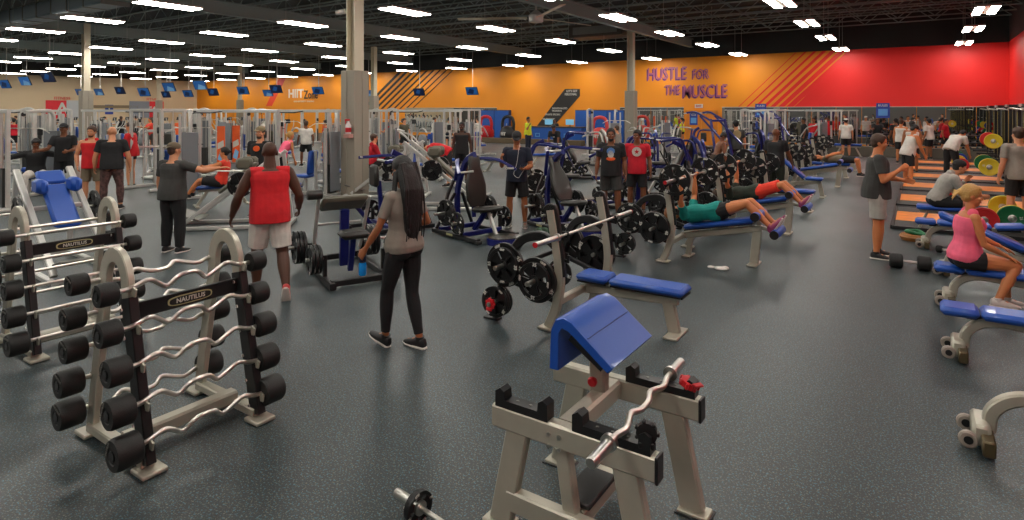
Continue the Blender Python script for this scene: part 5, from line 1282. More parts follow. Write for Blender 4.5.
    for sd, k in ((-1, 'L'), (1, 'R')):
        B.ell(J['s'+k]-rs2*sd*.01*s, (.062*s*m_,)*3)
        limb(B, nb-N['che']*.04*s, J['s'+k]+N['che']*.0*s, .06*s, .052*s*m_, 10)
        limb(B, J['s'+k], J['e'+k], .054*s*m_, .04*s*m_, mid=(.45, .055*s*m_))
        limb(B, J['e'+k], J['w'+k], .041*s*m_, .027*s*m_, mid=(.28, .045*s*m_))
        limb(B, J['h'+k], J['k'+k], .088*s*g, .056*s*g, mid=(.35, .086*s*g))
        limb(B, J['k'+k], J['a'+k], .054*s*g, .036*s*g, mid=(.28, .059*s*g))
        fd = N['ft'+k]; B.ell(J['a'+k]+fd*.06*s-V((0, 0, .04*s)), (.04*s, .04*s, .035*s))
        limb(B, J['a'+k]-V((0, 0, .035*s)), J['a'+k]+fd*.14*s-V((0, 0, .055*s)), .036*s, .026*s, 8)
        # hand: palm and five fingers
        hd = N['fa'+k]; pn = p.get('palm'+k); pn = norm(pn) if pn else rs2*(-sd)  # palm normal
        pn = (pn-hd*pn.dot(hd)); pn = pn.normalized() if pn.length > 1e-3 else frame_of(hd)[0]; ac = hd.cross(pn).normalized()
        curl = p.get('curl'+k, .45); w0 = J['w'+k]; pc = w0+hd*.05*s
        loft(B, [(w0-hd*.01*s, ac, pn, .026*s, .02*s), (w0+hd*.03*s, ac, pn, .036*s, .016*s), (w0+hd*.085*s, ac, pn, .041*s, .014*s), (w0+hd*.1*s, ac, pn, .036*s, .011*s)], 12)
        thumb_side = 1 if ac.dot(look+cf) > 0 else -1
        J['g'+k] = w0+hd*.095*s+pn*.03*s; J['gx'+k] = ac
        fr = .0086*s if vox < .008 else .0105*s
        for q, (o_, ln) in enumerate(((-.031, .068), (-.011, .08), (.011, .076), (.031, .058))):
            o2 = o_*thumb_side*-1; a0 = w0+hd*.092*s+ac*o2*s; an = curl*(1+.06*q); prev = a0
            for sg_, L in enumerate((.45, .32, .25)):
                an2 = an*(sg_+.6); d2 = (hd*math.cos(an2)+pn*math.sin(an2)); nx = prev+d2*ln*L*1.05*s; limb(B, prev, nx, fr*(1-.08*sg_), fr*(.94-.08*sg_), 7); prev = nx
        t0 = w0+hd*.035*s+ac*thumb_side*.03*s; d2 = norm(hd*.75+ac*thumb_side*.6+pn*.35); t1 = t0+d2*.04*s; d3 = norm(hd+ac*thumb_side*.1+pn*(.3+curl*.5)); limb(B, t0, t1, .0125*s, .011*s, 7); limb(B, t1, t1+d3*.034*s, .011*s, .009*s, 7)
    # head
    B.ell(hp(0, -.008, .035), (.076*hs, .094*hs, .088*hs), HM, 18, 12)
    B.ell(hp(0, .018, -.03), (.062*hs, .07*hs, .085*hs), HM, 16, 10)
    B.ell(hp(0, .05, -.082), (.034*hs, .03*hs, .026*hs), HM)
    B.ell(hp(0, .078, .028), (.052*hs, .016*hs, .012*hs), HM)
    loft(B, [(hp(0, .075, .02), hr, look, .009*hs, .012*hs), (hp(0, .092, -.01), hr, look, .013*hs, .016*hs), (hp(0, .09, -.026), hr, look, .017*hs, .014*hs), (hp(0, .075, -.032), hr, look, .012*hs, .008*hs)], 10)
    B.ell(hp(0, .079, -.053), (.024*hs, .012*hs, .009*hs), HM)
    for sd in (-1, 1):
        B.ell(hp(sd*.076, -.01, -.005), (.011*hs, .02*hs, .032*hs), HM); B.ell(hp(sd*.045, .06, -.02), (.022*hs, .02*hs, .02*hs), HM)
    root = empty(name, (at[0], at[1], lift), (YAW if raw else math.atan2(-at[0], at[1]))+math.radians(face)); tag(root, label, 'person')
    part('body', remesh(B, vox, 'body', SK[skin]), None, root)
    if p['look'][1] > -2:
        e = MB()
        for sd in (-1, 1): e.ell(hp(sd*.03, .079, .004), (.011*hs, .007*hs, .0045*hs), HM, 8, 6)
        ew = part('eye_white', e, eye_w, root); e = MB()
        for sd in (-1, 1): e.ell(hp(sd*.03, .0845, .004), (.005*hs, .0035*hs, .0045*hs), HM, 8, 6)
        part('iris', e, eye_d, ew); e = MB()
        for sd in (-1, 1): e.box(hp(sd*.031, .09, .027), (.032*hs, .006, .006*hs), HM, .002)
        part('eyebrow', e, HR['black'] if hair[1] not in HR else HR[hair[1]], root)
        part('mouth', MB().ell(hp(0, .087, -.055), (.022*hs, .007*hs, .006*hs), HM, 10, 6), lipm, root)
    # clothes
    vc = max(vox, .009)
    kind, cm = top; cmt = CL[cm]; b = MB(); inf = .018 if kind != 'tight' else .01
    if kind != 'none':
        stand = N['thR'].z < -.7 and N['thL'].z < -.7
        torso(b, inf+.004, (-.09 if not fem and stand else -.04) if kind != 'tight' else .0, .465 if kind in ('tank',) else .50, (.006 if not fem else .012) if kind != 'tight' else 0)
        if fem:
            for sd in (-1, 1): b.ell(mid+N['che']*.13*s+cf*.088*s+rs2*sd*.062*s, (.068*s, .064*s, .066*s))
        for sd, k in ((-1, 'L'), (1, 'R')):
            sh, el, wr = J['s'+k], J['e'+k], J['w'+k]
            if kind in ('tee', 'hoodie', 'tight'):
                limb(b, nb-N['che']*.05*s, sh+N['che']*.002, .07*s, .068*s*m_, 10)
                b.ell(sh, (.076*s*m_,)*3); e = el if kind == 'hoodie' else sh+(el-sh)*.68
                limb(b, sh, e, .072*s*m_, (.064 if kind != 'hoodie' else .055)*s*m_, caps=kind == 'hoodie')
                if kind == 'hoodie': limb(b, el, wr+N['fa'+k]*.0, .056*s*m_, .038*s, caps=False)
            elif kind == 'muscle': limb(b, nb-N['che']*.05*s, sh, .068*s, .066*s*m_, 10, caps=False); b.ell(sh-rs2*sd*.012, (.07*s,)*3)
            elif kind == 'tank': limb(b, nb-N['che']*.11*s+rs2*sd*.07*s, nb-N['che']*.015*s+rs2*sd*.085*s, .07*s, .055*s, 10)
        if kind == 'hoodie': b.ell(nb-cf*.05*s+N['che']*.01, (.1*s, .07*s, .06*s))
        sh_ = part({'tee': 'shirt', 'tight': 'shirt', 'hoodie': 'hooded_sweatshirt', 'tank': 'tank_top', 'muscle': 'sleeveless_shirt'}[kind], remesh(b, vc, 'shirt', cmt, 4), None, root)
        if printm:
            for (mm, bx_, bz_, w_, hh_, fr_, *more) in printm:
                c = mid+N['che']*bz_*s+(cf if fr_ > 0 else -cf)*(.118*s*g+.034)+rs2*bx_; b2 = MB(); b2.prism([(w_/2*math.cos(a)*q_, hh_/2*math.sin(a)*q_) for a, q_ in ([(2*PI*k/14, 1) for k in range(14)] if not more else [(PI/2+2*PI*k/10, 1 if k % 2 == 0 else .4) for k in range(10)])], c+(cf if fr_ > 0 else -cf)*(.006*len(more)), rs2*(1 if fr_ > 0 else -1), N['che'], .02); part('shirt_print', b2, mm, sh_)
    kind, cm = bottom; cmt = CL[cm]; b = MB(); lg = dict(shorts=(.030, .84, 1.1), short=(.02, .35, 1), pants=(.022, 2, 1), leggings=(.008, 2, 1), bikini=(.012, .12, 1))[kind]
    torso(b, lg[0]*.6+.004, -.09, .09)
    for sd in (-1, 1): b.ell(H0+r2*sd*.078*s-tf*.05*s-N['tor']*.03*s, tuple([gr*s*g+lg[0]*.6]*3))
    for sd, k in ((-1, 'L'), (1, 'R')):
        hh, kk, aa = J['h'+k], J['k'+k], J['a'+k]
        if lg[1] <= 1: limb(b, hh, hh+(kk-hh)*lg[1], .09*s*g+lg[0]*.7, (.088 if lg[1] < .5 else .066)*s*g+lg[0]*lg[2], caps=False); b.ell(hh, (.09*s*g+lg[0]*.7,)*3)
        else: limb(b, hh, kk, .09*s*g+lg[0]*.8, .057*s*g+lg[0], mid=(.35, .086*s*g+lg[0])); limb(b, kk, kk+(aa-kk)*(.97 if kind == 'pants' else .9), .057*s*g+lg[0], (.036*s*g+lg[0]*1.3), mid=(.28, .06*s*g+lg[0]), caps=False)
    part({'shorts': 'shorts', 'short': 'shorts', 'pants': 'trousers', 'leggings': 'leggings', 'bikini': 'shorts'}[kind], remesh(b, vc, 'bottoms', cmt, 3), None, root)
    for sd, k in ((-1, 'L'), (1, 'R')):
        a = J['a'+k]; fd = N['ft'+k]; up = V((0, 0, 1)) if abs(fd.z) < .9 else V((0, -1, 0)); sr = fd.cross(up).normalized(); fu = sr.cross(fd).normalized(); z0 = -.085*s
        def q(y, z): return a+fd*y*s+fu*z*s
        b = MB(); loft(b, [(q(-.075, -.04), sr, fu, .022*s, .025*s), (q(-.06, -.035), sr, fu, .034*s, .045*s), (q(0, -.03), sr, fu, .042*s, .052*s), (q(.07, -.048), sr, fu, .047*s, .036*s), (q(.14, -.058), sr, fu, .046*s, .026*s), (q(.185, -.064), sr, fu, .03*s, .016*s)], 12); limb(b, q(0, -.03), q(-.005, .02), .042*s, .044*s, caps=False)
        so = part('shoe', b, shoe, root)
        b = MB(); loft(b, [(q(-.082, -.078), sr, fu, .02*s, .012*s), (q(-.065, -.078), sr, fu, .036*s, .014*s), (q(.07, -.078), sr, fu, .05*s, .013*s), (q(.15, -.076), sr, fu, .047*s, .012*s), (q(.195, -.07), sr, fu, .026*s, .01*s)], 12); part('sole', b, solem, so)
        if sock: b = MB(); limb(b, a+V((0, 0, .02)), a-N['sh'+k]*sock[1], .042*s, .046*s, caps=False); part('sock', b, sock[0], root)
    # hair
    hk, hm = hair; hmat = HR.get(hm)
    b = MB()
    if hk in ('short', 'long', 'bun', 'ponytail', 'buzz'):
        e = .004 if hk == 'buzz' else .011
        b.ell(hp(0, -.02, .042+e*.5), ((.078+e)*hs, (.09+e*.6)*hs, (.084+e)*hs), HM, 18, 12); b.ell(hp(0, -.045, .0), ((.068+e*.8)*hs, (.052+e)*hs, .075*hs), HM, 14, 9)
        if hk != 'buzz': b.ell(hp(0, .035, .088), (.055*hs, .045*hs, .035*hs), HM)
    if hk == 'long':
        back = -(look*.9)+hup*0; a0 = hp(0, -.055, .03)
        S = []
        for t, w_, d in ((-.06, .06, .05), (0, .085, .07), (.08, .1, .075), (.2, .115, .065), (.34, .11, .05), (.48, .1, .042), (.6, .08, .036), (.7, .05, .025), (.76, .02, .012)):
            c = a0+V((0, 0, -t*s))+(-cf)*(.01+.085*min(1, t/.25))*s; S.append((c, rs2, cf, w_*s, d*s))
        loft(b, S)
        for kx in range(15):
            x_ = (kx-7)*.014*s; ln = .62+.12*math.sin(kx*2.3); w0 = hp(0, -.06, .07)+rs2*x_; pts = [w0+V((0, 0, -t*s))-cf*(.045+.085*min(1, t/.25)+.006*math.sin(kx*3+t*9))*s+rs2*(x_*.25*min(1, t*3)+.008*math.sin(t*12+kx)) for t in [ln*i/8 for i in range(9)]]
            b.tube(pts, [.012*s*(1-.5*i/8) for i in range(9)], 6)
        for sd in (-1, 1):
            for kx in range(3):
                w0 = hp(sd*.078, .0-.02*kx, .0); b.tube([w0+V((0, 0, -t*s))+rs2*sd*(.03*min(1, t*5))*s-cf*.03*t for t in [i*.05 for i in range(9)]], [.016*s*(1-.08*i) for i in range(9)], 6)
    if hk == 'bun':
        b.ell(hp(0, -.105, .03), (.045*hs, .04*hs, .045*hs), HM); 
        for kx in range(5): b.tube([hp(-.01+.01*kx, -.13, .03), hp(-.03+.015*kx, -.17, .045-.02*kx), hp(-.05+.025*kx, -.19, .02-.025*kx)], [.01*hs, .008*hs, .003*hs], 5)
    if hk == 'ponytail': b.tube([hp(0, -.1, .05), hp(0, -.15, .04), hp(0, -.16, -.04), hp(0, -.14, -.14)], [.03*hs, .035*hs, .03*hs, .012*hs], 8)
    if b.v: part('hair', remesh(b, max(vox*.8, .006), 'hair', hmat, 2), None, root)
    if beard: part('beard', remesh(MB().ell(hp(0, .036, -.075), (.052*hs, .05*hs, .045*hs), HM).ell(hp(0, .03, -.045), (.062*hs, .048*hs, .03*hs), HM), max(vox*.8, .006), 'beard', HR[beard], 2), None, root)
    if hat:
        hm_, rev = hat; b = MB(); sg = -1 if rev else 1
        b.ell(hp(0, -.012, .062), (.088*hs, .103*hs, .078*hs), HM, 18, 10); hb = part('cap', b, hm_, root)
        loft(b2 := MB(), [(hp(0, sg*.06, .062), hr, hup, .07*hs, .008*hs), (hp(0, sg*.12, .056), hr, hup, .066*hs, .006*hs), (hp(0, sg*.16, .045), hr, hup, .04*hs, .005*hs)], 12); part('cap_brim', b2, hm_, hb)
    root['_'] = 1; del root['_']
    Mw = Matrix.Translation(root.location) @ Matrix.Rotation(root.rotation_euler.z, 4, 'Z')
    return root, {k: Mw @ v for k, v in J.items() if isinstance(v, Vector)}
capb, capk, capo = mat('black_cap', (24, 24, 26), .7), mat('khaki_cap', (138, 122, 90), .8), mat('olive_cap', (96, 84, 66), .8)
# --- the woman with the bottle: striding to the left and away
wr_, wj = person('woman in grey shirt and black leggings with long black hair, carrying a blue bottle', P(404, 347), 44, 1.74, 'f', .97, 'mid',
    dict(tor=(0, .04, 1), thL=(.03, .34, -1), shL=(.0, .06, -1), thR=(-.02, -.04, -1), shR=(-.02, -.26, -1), ftL=(0, 1, .3), ftR=(0, 1, .02), uaL=(-.35, .2, -1), faL=(-.16, .7, -1), uaR=(.3, -.3, -1), faR=(-.25, .95, -.2), palmL=(1, 0, 0), curlL=.95, look=(.1, 1, -.22)),
    ('tee', 'grey'), ('leggings', 'black'), SHB, ('long', 'black'), .0065)
bt = empty('sports_bottle', wj['gL'] + V((0, 0, -.07))); tag(bt, 'clear sports bottle of blue drink held by the woman in black leggings', 'bottle')
part('bottle_body', MB().lathe([(.03, -.1), (.036, -.09), (.036, .0), (.031, .02), (.024, .04)], n=18), mat('blue_drink', (20, 140, 225), .15, coat=.5, emit=0), bt); part('screw_cap', MB().lathe([(.032, .02), (.036, .04), (.037, .1), (.025, .115), (.012, .118), (.012, .14)], n=16), mat('dark_cap', (30, 34, 60), .4), bt)
bt.scale = (1.0,)*3
# --- big man in red sleeveless shirt
person('big bald man in red sleeveless shirt and white shorts walking away', P(270, 296), 6, 1.80, 'm', 1.2, 'dark',
    dict(tor=(0, .05, 1), thL=(-.1, .22, -1), shL=(-.02, -.02, -1), thR=(.1, -.1, -1), shR=(.03, -.62, -1), ftR=(.1, .55, -1), uaL=(-.5, .0, -1), faL=(-.25, .5, -1), uaR=(.42, -.1, -1), faR=(.1, .75, -.75), look=(-.05, 1, -.15)),
    ('muscle', 'red'), ('shorts', 'white'), mat('red_white_shoe', (190, 60, 60), .5), ('none', 'black'), .0075, hat=None)
person('bald broad man in black t-shirt and camouflage leggings, back turned', P(112, 209), -8, 1.8, 'm', 1.2, 'light', dict(thL=(-.14, 0, -1), thR=(.14, 0, -1), uaL=(-.35, 0, -1), uaR=(.35, 0, -1)), ('tee', 'black'), ('leggings', 'camo'), SHB, ('none', 'black'), .012)
person('bearded man in red tank top and khaki shorts by the post', P(92, 207), 168, 1.8, 'm', 1.05, 'light', dict(uaL=(-.3, 0, -1), uaR=(.3, .1, -1), faR=(-.2, .6, -1), look=(.2, 1, -.2)), ('tank', 'red'), ('shorts', 'khaki'), SHB, ('short', 'brown'), .012, beard='brown')
person('man in red t-shirt and black shorts standing sideways', P(131, 188), 70, 1.82, 'm', 1.05, 'light', dict(uaL=(-.15, .3, -1), faL=(.2, .9, .1), uaR=(.15, .3, -1), faR=(-.2, .9, .0)), ('tee', 'red'), ('short', 'black'), SHB, ('short', 'brown'), .013)
gz, gj = person('stocky man in dark grey t-shirt and black trousers reaching out to spot', P(173, 252), -42, 1.66, 'm', 1.13, 'light', dict(uaR=(.85, .5, -.35), faR=(.75, .65, .12), palmR=(0, 0, -1), curlR=.3, uaL=(-.25, .0, -1), faL=(-.05, .25, -1), look=(.3, 1, -.05)), ('tee', 'charcoal'), ('pants', 'black'), SHB, ('buzz', 'brown'), .009, hat=(capo, True))
sp = P(220, 207); person('seated person in red top leaning back on a blue bench, pulling a bar', sp, 75, 1.65, 'm', 1.0, 'tan', dict(tor=(0, -.35, 1), che=(0, -.1, 1), thL=(-.1, .95, .15), shL=(0, .6, -.8), thR=(.1, .95, .15), shR=(0, .6, -.8), uaL=(-.2, .9, -.3), faL=(0, 1, -.1), uaR=(.2, .9, -.3), faR=(0, 1, -.1), curlL=1, curlR=1), ('muscle', 'orange'), ('shorts', 'black'), SHB, ('bun', 'black'), .012, hipz=.58)
BAR.put('barbell held across by the seated person in the red top', (lambda q: (q[0], q[1], .98))(PD(203, 12.2)), A(34+78))
LATP = PD(36, 15.5); S_['pulldown'].put('silver lat pulldown under the man with spread arms', (LATP[0], LATP[1], 0), YAW+A(180))
x, y = PD(36, 15.25); person('man in black shirt and white leggings seated with both arms spread wide', (x, y), 180, 1.8, 'm', 1.15, 'brown', dict(uaL=(-1, .1, -.25), faL=(-1, .3, .05), uaR=(1, .1, -.25), faR=(1, .3, .05), thL=(-.3, 1, -.05), shL=(-.05, .1, -1), thR=(.3, 1, -.05), shR=(.05, .1, -1), look=(0, 1, -.5)), ('hoodie', 'black'), ('leggings', 'white'), SHW, ('short', 'black'), .012, hipz=.62)
x, y = PD(64, 15.4); person('man in black t-shirt and black cap standing behind the seated lifter', (x, y), 165, 1.82, 'm', 1.05, 'brown', dict(uaL=(-.2, .3, -1), faL=(.3, .9, -.1), uaR=(.3, .4, -.8), faR=(.5, .8, -.1)), ('tee', 'black'), ('shorts', 'black'), SHB, ('short', 'black'), .013, hat=(capb, False))
x, y = PD(261, 12.6); person('bearded man in black printed shirt and khaki cap facing the red shirted man', (x, y), 150, 1.82, 'm', 1.08, 'light', dict(), ('tee', 'black'), ('shorts', 'black'), SHB, ('short', 'brown'), .011, beard='brown', hat=(capk, False), printm=[(orangem, 0, .15, .14, .12, 1)])
x, y = PD(264, 19.5); person('man in olive sweatshirt and pale cap, far behind the bearded man', (x, y), 175, 1.8, 'm', 1.1, 'light', dict(look=(0, 1, -.4)), ('hoodie', 'olive'), ('pants', 'charcoal'), SHB, ('short', 'brown'), .016, hat=(mat('pale_cap', (190, 186, 176), .7), False))
x, y = PD(281, 17.0); person('woman in coral tank top bending forward beside a cable tower', (x, y), -60, 1.65, 'f', 1, 'tan', dict(tor=(0, .5, 1), che=(0, .7, .8)), ('tank', 'pink'), ('leggings', 'black'), SHB, ('ponytail', 'blond'), .015)
x, y = PD(371, 16.8); person('person in red hooded top sitting past the big central post', (x, y), -80, 1.74, 'm', 1.08, 'light', dict(tor=(0, .3, 1), thL=(-.1, 1, 0), thR=(.1, 1, 0), uaL=(-.2, .5, -1), faL=(0, 1, -.2), uaR=(.2, .5, -1), faR=(0, 1, -.2)), ('hoodie', 'dred'), ('pants', 'black'), SHB, ('short', 'brown'), .013, hipz=.72, lift=0)
x, y = PD(446, 17.5); person('person in red shirt bent over a silver machine', (x, y), 80, 1.78, 'm', 1.15, 'light', dict(tor=(0, .9, .55), che=(0, 1, .1), neck=(0, 1, 0), look=(0, .4, -1), uaL=(-.1, .2, -1), uaR=(.1, .2, -1), thL=(-.1, -.15, -1), thR=(.1, -.15, -1)), ('tee', 'red'), ('shorts', 'black'), SHB, ('short', 'brown'), .015)
x, y = PD(462, 18.2); person('man in black tank top standing beside the bent red figure', (x, y), 170, 1.8, 'm', 1.05, 'dark', dict(), ('tank', 'black'), ('shorts', 'black'), SHB, ('short', 'black'), .015, beard='black')
# --- man in navy polo with phone
mz, mj = person('man in navy polo shirt and black cap looking at his phone', P(517, 227), 172, 1.76, 'm', 1.05, 'mid', dict(uaL=(-.28, .15, -1), faL=(.35, .95, -.1), uaR=(.32, .1, -1), faR=(-.1, .75, .55), look=(-.1, 1, -.45), thL=(-.12, 0, -1), thR=(.12, 0, -1), palmL=(0, -.3, 1)), ('tee', 'navy'), ('shorts', 'black'), mat('grey_shoe', (130, 126, 120), .6), ('short', 'black'), .009, hat=(capb, False), beard='black')
ph = empty('smartphone', mj['gL']+V((0, 0, .03)), YAW); tag(ph, 'dark smartphone in the hand of the man in the navy polo', 'phone'); part('case', MB().box((0, 0, 0), (.075, .15, .012), bev=.004), blackm, ph); part('screen', MB().box((0, 0, .0065), (.066, .135, .002)), mat('phone_screen', (50, 60, 75), .2), ph)
# earphone cable
Mz = mz.matrix_basis; cbx = MB().tube([Mz @ V(q) for q in smooth([(-.07, .1, 1.58), (-.05, .17, 1.42), (-.02, .19, 1.2), (.03, .21, 1.02), (-.05, .22, .95), (-.1, .3, 1.0), (-.18, .36, 1.12)])], .0035, 6); tag(part('earphone_cable', cbx, white), 'white earphone cable hanging down the front of the navy polo', 'cable')
m_pr = mat('shirt_print_blue', (90, 130, 190), .7)
x, y = P(611, 219); person('man in black t-shirt with a bright picture print and grey shorts', (x, y), 178, 1.79, 'm', 1.1, 'brown', dict(thL=(-.1, .12, -1), thR=(.1, -.08, -1)), ('tee', 'black'), ('shorts', 'charcoal'), SHB, ('short', 'black'), .01, beard='black', printm=[(m_pr, 0, .15, .16, .14, 1), (whitemk, 0, .09, .12, .16, 1), (orangem, 0, 0, .18, .07, 1)])
x, y = P(637, 213.5); person('man in red t-shirt with a round star emblem and black shorts', (x, y), 178, 1.74, 'm', 1.08, 'brown', dict(thL=(-.1, .05, -1), thR=(.12, 0, -1), look=(.3, 1, -.1)), ('tee', 'dred'), ('shorts', 'black'), SHB, ('short', 'black'), .011, printm=[(whitemk, 0, .13, .2, .2, 1), (CL['dred'], 0, .13, .12, .12, 1, 'star')])
x, y = PD(558, 24.5); person('man in black clothes crouching on a bench before the blue desk', (x, y), 150, 1.78, 'm', 1.05, 'brown', dict(tor=(0, .6, 1), che=(0, .8, .8), thL=(-.25, .45, -1), shL=(-.1, -.3, -1), thR=(.3, .35, -1), shR=(.1, -.25, -1), look=(0, .7, -.7), uaL=(-.1, .3, -1), uaR=(.1, .3, -1)), ('tight', 'black'), ('leggings', 'black'), SHB, ('short', 'black'), .016, printm=[(whitemk, 0, .14, .1, .03, 1)])
x, y = PD(528, 31.5); person('man in lime yellow t-shirt standing at the blue desk', (x, y), -120, 1.8, 'm', 1.05, 'mid', dict(uaR=(.2, .3, -1), faR=(0, .6, 1)), ('tee', 'yellow'), ('pants', 'navy'), SHB, ('short', 'black'), .02)
x, y = FW(553, 130, 35.9)[0], 36.15; person('trainer in black seated behind the blue desk', (x, y), 170, 1.75, 'm', 1.05, 'brown', dict(thL=(-.1, 1, 0), thR=(.1, 1, 0)), ('tee', 'black'), ('pants', 'black'), SHB, ('short', 'black'), .025, hipz=.75)
x, y = PD(682, 36); person('person in lime vest standing by the mirror next to the door', (x, y), 100, 1.7, 'f', 1, 'tan', dict(uaR=(.2, .5, -1), faR=(0, .9, .3)), ('tank', 'yellow'), ('short', 'black'), SHB, ('ponytail', 'black'), .025)
x, y = PD(617, 24); person('person in grey t-shirt seated behind the far post', (x, y), 60, 1.76, 'm', 1.1, 'light', dict(), ('tee', 'grey'), ('shorts', 'charcoal'), SHB, ('short', 'brown'), .018, hipz=.75)
x, y = PD(716, 19); person('shirtless person bowed on the tall blue pulldown frame', (x, y), -70, 1.76, 'm', 1.1, 'brown', dict(tor=(0, .3, 1), che=(0, .5, 1), thL=(-.1, 1, 0), thR=(.1, 1, 0), look=(0, .6, -.8)), ('none', 'black'), ('shorts', 'brownc'), SHB, ('short', 'black'), .016, hipz=.7)
x, y = PD(736, 20.0); person('man in dark grey t-shirt with gold back print, back turned, beside the blue frame', (x, y), 12, 1.82, 'm', 1.08, 'light', dict(), ('tee', 'charcoal'), ('pants', 'navy'), SHB, ('short', 'black'), .015, printm=[(mat('gold_print', (150, 130, 90), .7), 0, .14, .26, .3, -1)])
x, y = -2.9, 15.72; person('man in black t-shirt and dark green trousers with his back turned', (x, y), -20, 1.72, 'm', 1.1, 'brown', dict(uaR=(.3, .3, -1), faR=(.2, .4, -1)), ('tee', 'black'), ('pants', 'darkgreen'), SHB, ('none', 'black'), .011)
# --- lifters lying on the decline benches: head toward the uprights, legs toward +x
def lifter(lb, by, top, bot, sk, shoe, hairc, h=1.74, gen=1.0):
    # local frame: +y is the chest's facing; root turned so that picture-right is the feet
    tor = norm((-1, 0, -.2)); root_face = 0
    pose = dict(tor=(-1, 0, -.2), che=(-1, 0, -.18), neck=(-1, 0, .05), look=(.05, 0, 1), r=(0, -1, 0), uaL=(-.05, -.55, .85), faL=(.1, .12, 1), uaR=(-.05, .55, .85), faR=(.1, -.12, 1),
                thL=(.93, .1, .42), shL=(.8, .02, -.62), thR=(.93, -.1, .42), shR=(.8, -.02, -.62), ftL=(.35, .1, .1), ftR=(.35, -.1, .1), curlL=1.1, curlR=1.1, palmL=(1, 0, 0), palmR=(1, 0, 0))
    pose['uaL'], pose['uaR'] = (-.05, .55, .85), (-.05, -.55, .85); pose['faL'], pose['faR'] = (.05, -.1, 1), (.05, .1, 1)
    pose['thL'], pose['thR'] = (.9, .1, .35), (.9, -.1, .35); pose['shL'], pose['shR'] = (.75, .02, -.7), (.75, -.02, -.7)
    pose['ftL'] = pose['ftR'] = (.5, 0, .8)
    return person(lb, (rowx+.62, by), -34, h, 'm', gen, sk, pose, top, bot, shoe, hairc, .0085, hipz=.72, raw=True)
lz, lj = lifter('man in teal shirt lying on the decline bench pressing a loaded barbell', 9.06, ('tee', 'teal'), ('short', 'black'), 'tan', SHR, ('short', 'ginger'))
l2, lj2 = lifter('man in dark shirt and red shorts lying on the second decline bench pressing a barbell', 11.65, ('tee', 'darkgreen'), ('shorts', 'orange'), 'tan', SHR, ('short', 'brown'))
x, y = rowx+.95, 22.3; person('man in khaki shirt and black shorts lying on a distant bench with feet down', (x, y), -34, 1.76, 'm', 1.05, 'tan', dict(tor=(-1, 0, 0), che=(-1, 0, 0), neck=(-1, 0, .1), look=(0, 0, 1), r=(0, -1, 0), uaL=(.3, .6, .3), uaR=(.3, -.6, .3), faL=(1, .1, .3), faR=(1, -.1, .3), thL=(1, .15, -.02), thR=(1, -.15, -.02), shL=(.15, 0, -1), shR=(.15, 0, -1), ftL=(1, .1, 0), ftR=(1, -.1, 0)), ('tee', 'khaki'), ('shorts', 'black'), SHB, ('short', 'brown'), .015, hipz=.6, raw=True)
for j_, nm_, w_, T_ in ((lj, 'barbell pressed by the man in the teal shirt', 'held by the teal shirt man', BARR), (lj2, 'barbell pressed by the man in red shorts', 'held by the man in red shorts', BAR)):
    q_ = (j_['gL']+j_['gR'])/2; loaded_bar(q_.x, q_.y, q_.z, nm_, w_, T_=T_)
# --- right side
person('man in dark grey t-shirt and pale grey shorts looking at his wrist', P(877, 257), -82, 1.8, 'm', 1.1, 'tan', dict(uaL=(-.1, .35, -1), faL=(0, 1, -.15), uaR=(.2, .12, -1), faR=(-.2, .8, .6), thL=(-.08, .12, -1), thR=(.08, -.02, -1), look=(.05, 1, -.12)), ('tee', 'charcoal'), ('shorts', 'lgrey'), SHB, ('short', 'brown'), .0085)
pk, pj = person('blonde woman in pink tank top sitting on the end of a blue bench', (.42, 8.4), -70, 1.68, 'f', 1.05, 'tan', dict(tor=(0, .1, 1), che=(0, .06, 1), thL=(-.1, 1, -.12), shL=(-.02, .1, -1), thR=(.15, 1, -.05), shR=(.12, -.45, -.9), uaL=(-.1, .5, -.9), faL=(0, .9, -.42), uaR=(.12, .22, -1), faR=(-.05, .95, -.5), palmR=(0, 0, -1), palmL=(0, 0, -1), curlR=.2, curlL=.2, look=(.15, 1, -.12)), ('tank', 'pink'), ('short', 'black'), SHW, ('bun', 'blond'), .007, hipz=.57)
person('person in grey hooded sweatshirt and black shorts resting on a short blue bench', (.25, 13.35), -76, 1.72, 'm', 1.08, 'light', dict(tor=(0, .42, 1), che=(0, .6, .9), look=(0, 1, -.15), neck=(0, .7, 1), thL=(-.15, 1, -.02), shL=(0, .15, -1), thR=(.15, 1, -.02), shR=(0, .15, -1), uaL=(-.1, .4, -1), faL=(.1, .6, .75), uaR=(.1, .5, -1), faR=(0, 1, -.1)), ('hoodie', 'lgrey'), ('shorts', 'black'), SHW, ('short', 'black'), .01, hipz=.58, hat=(capb, True))
x, y = PD(908, 17.6); person('man in white tank top and black shorts bending forward by the platforms', (x, y), -60, 1.76, 'm', 1.08, 'tan', dict(tor=(0, .25, 1), che=(0, .35, 1), look=(0, .8, -.5), uaR=(.1, .3, -1), faR=(0, .5, -1), uaL=(-.1, .3, -1), faL=(.1, .6, -1)), ('tank', 'white'), ('shorts', 'black'), SHW, ('short', 'black'), .012, hat=(capb, True))
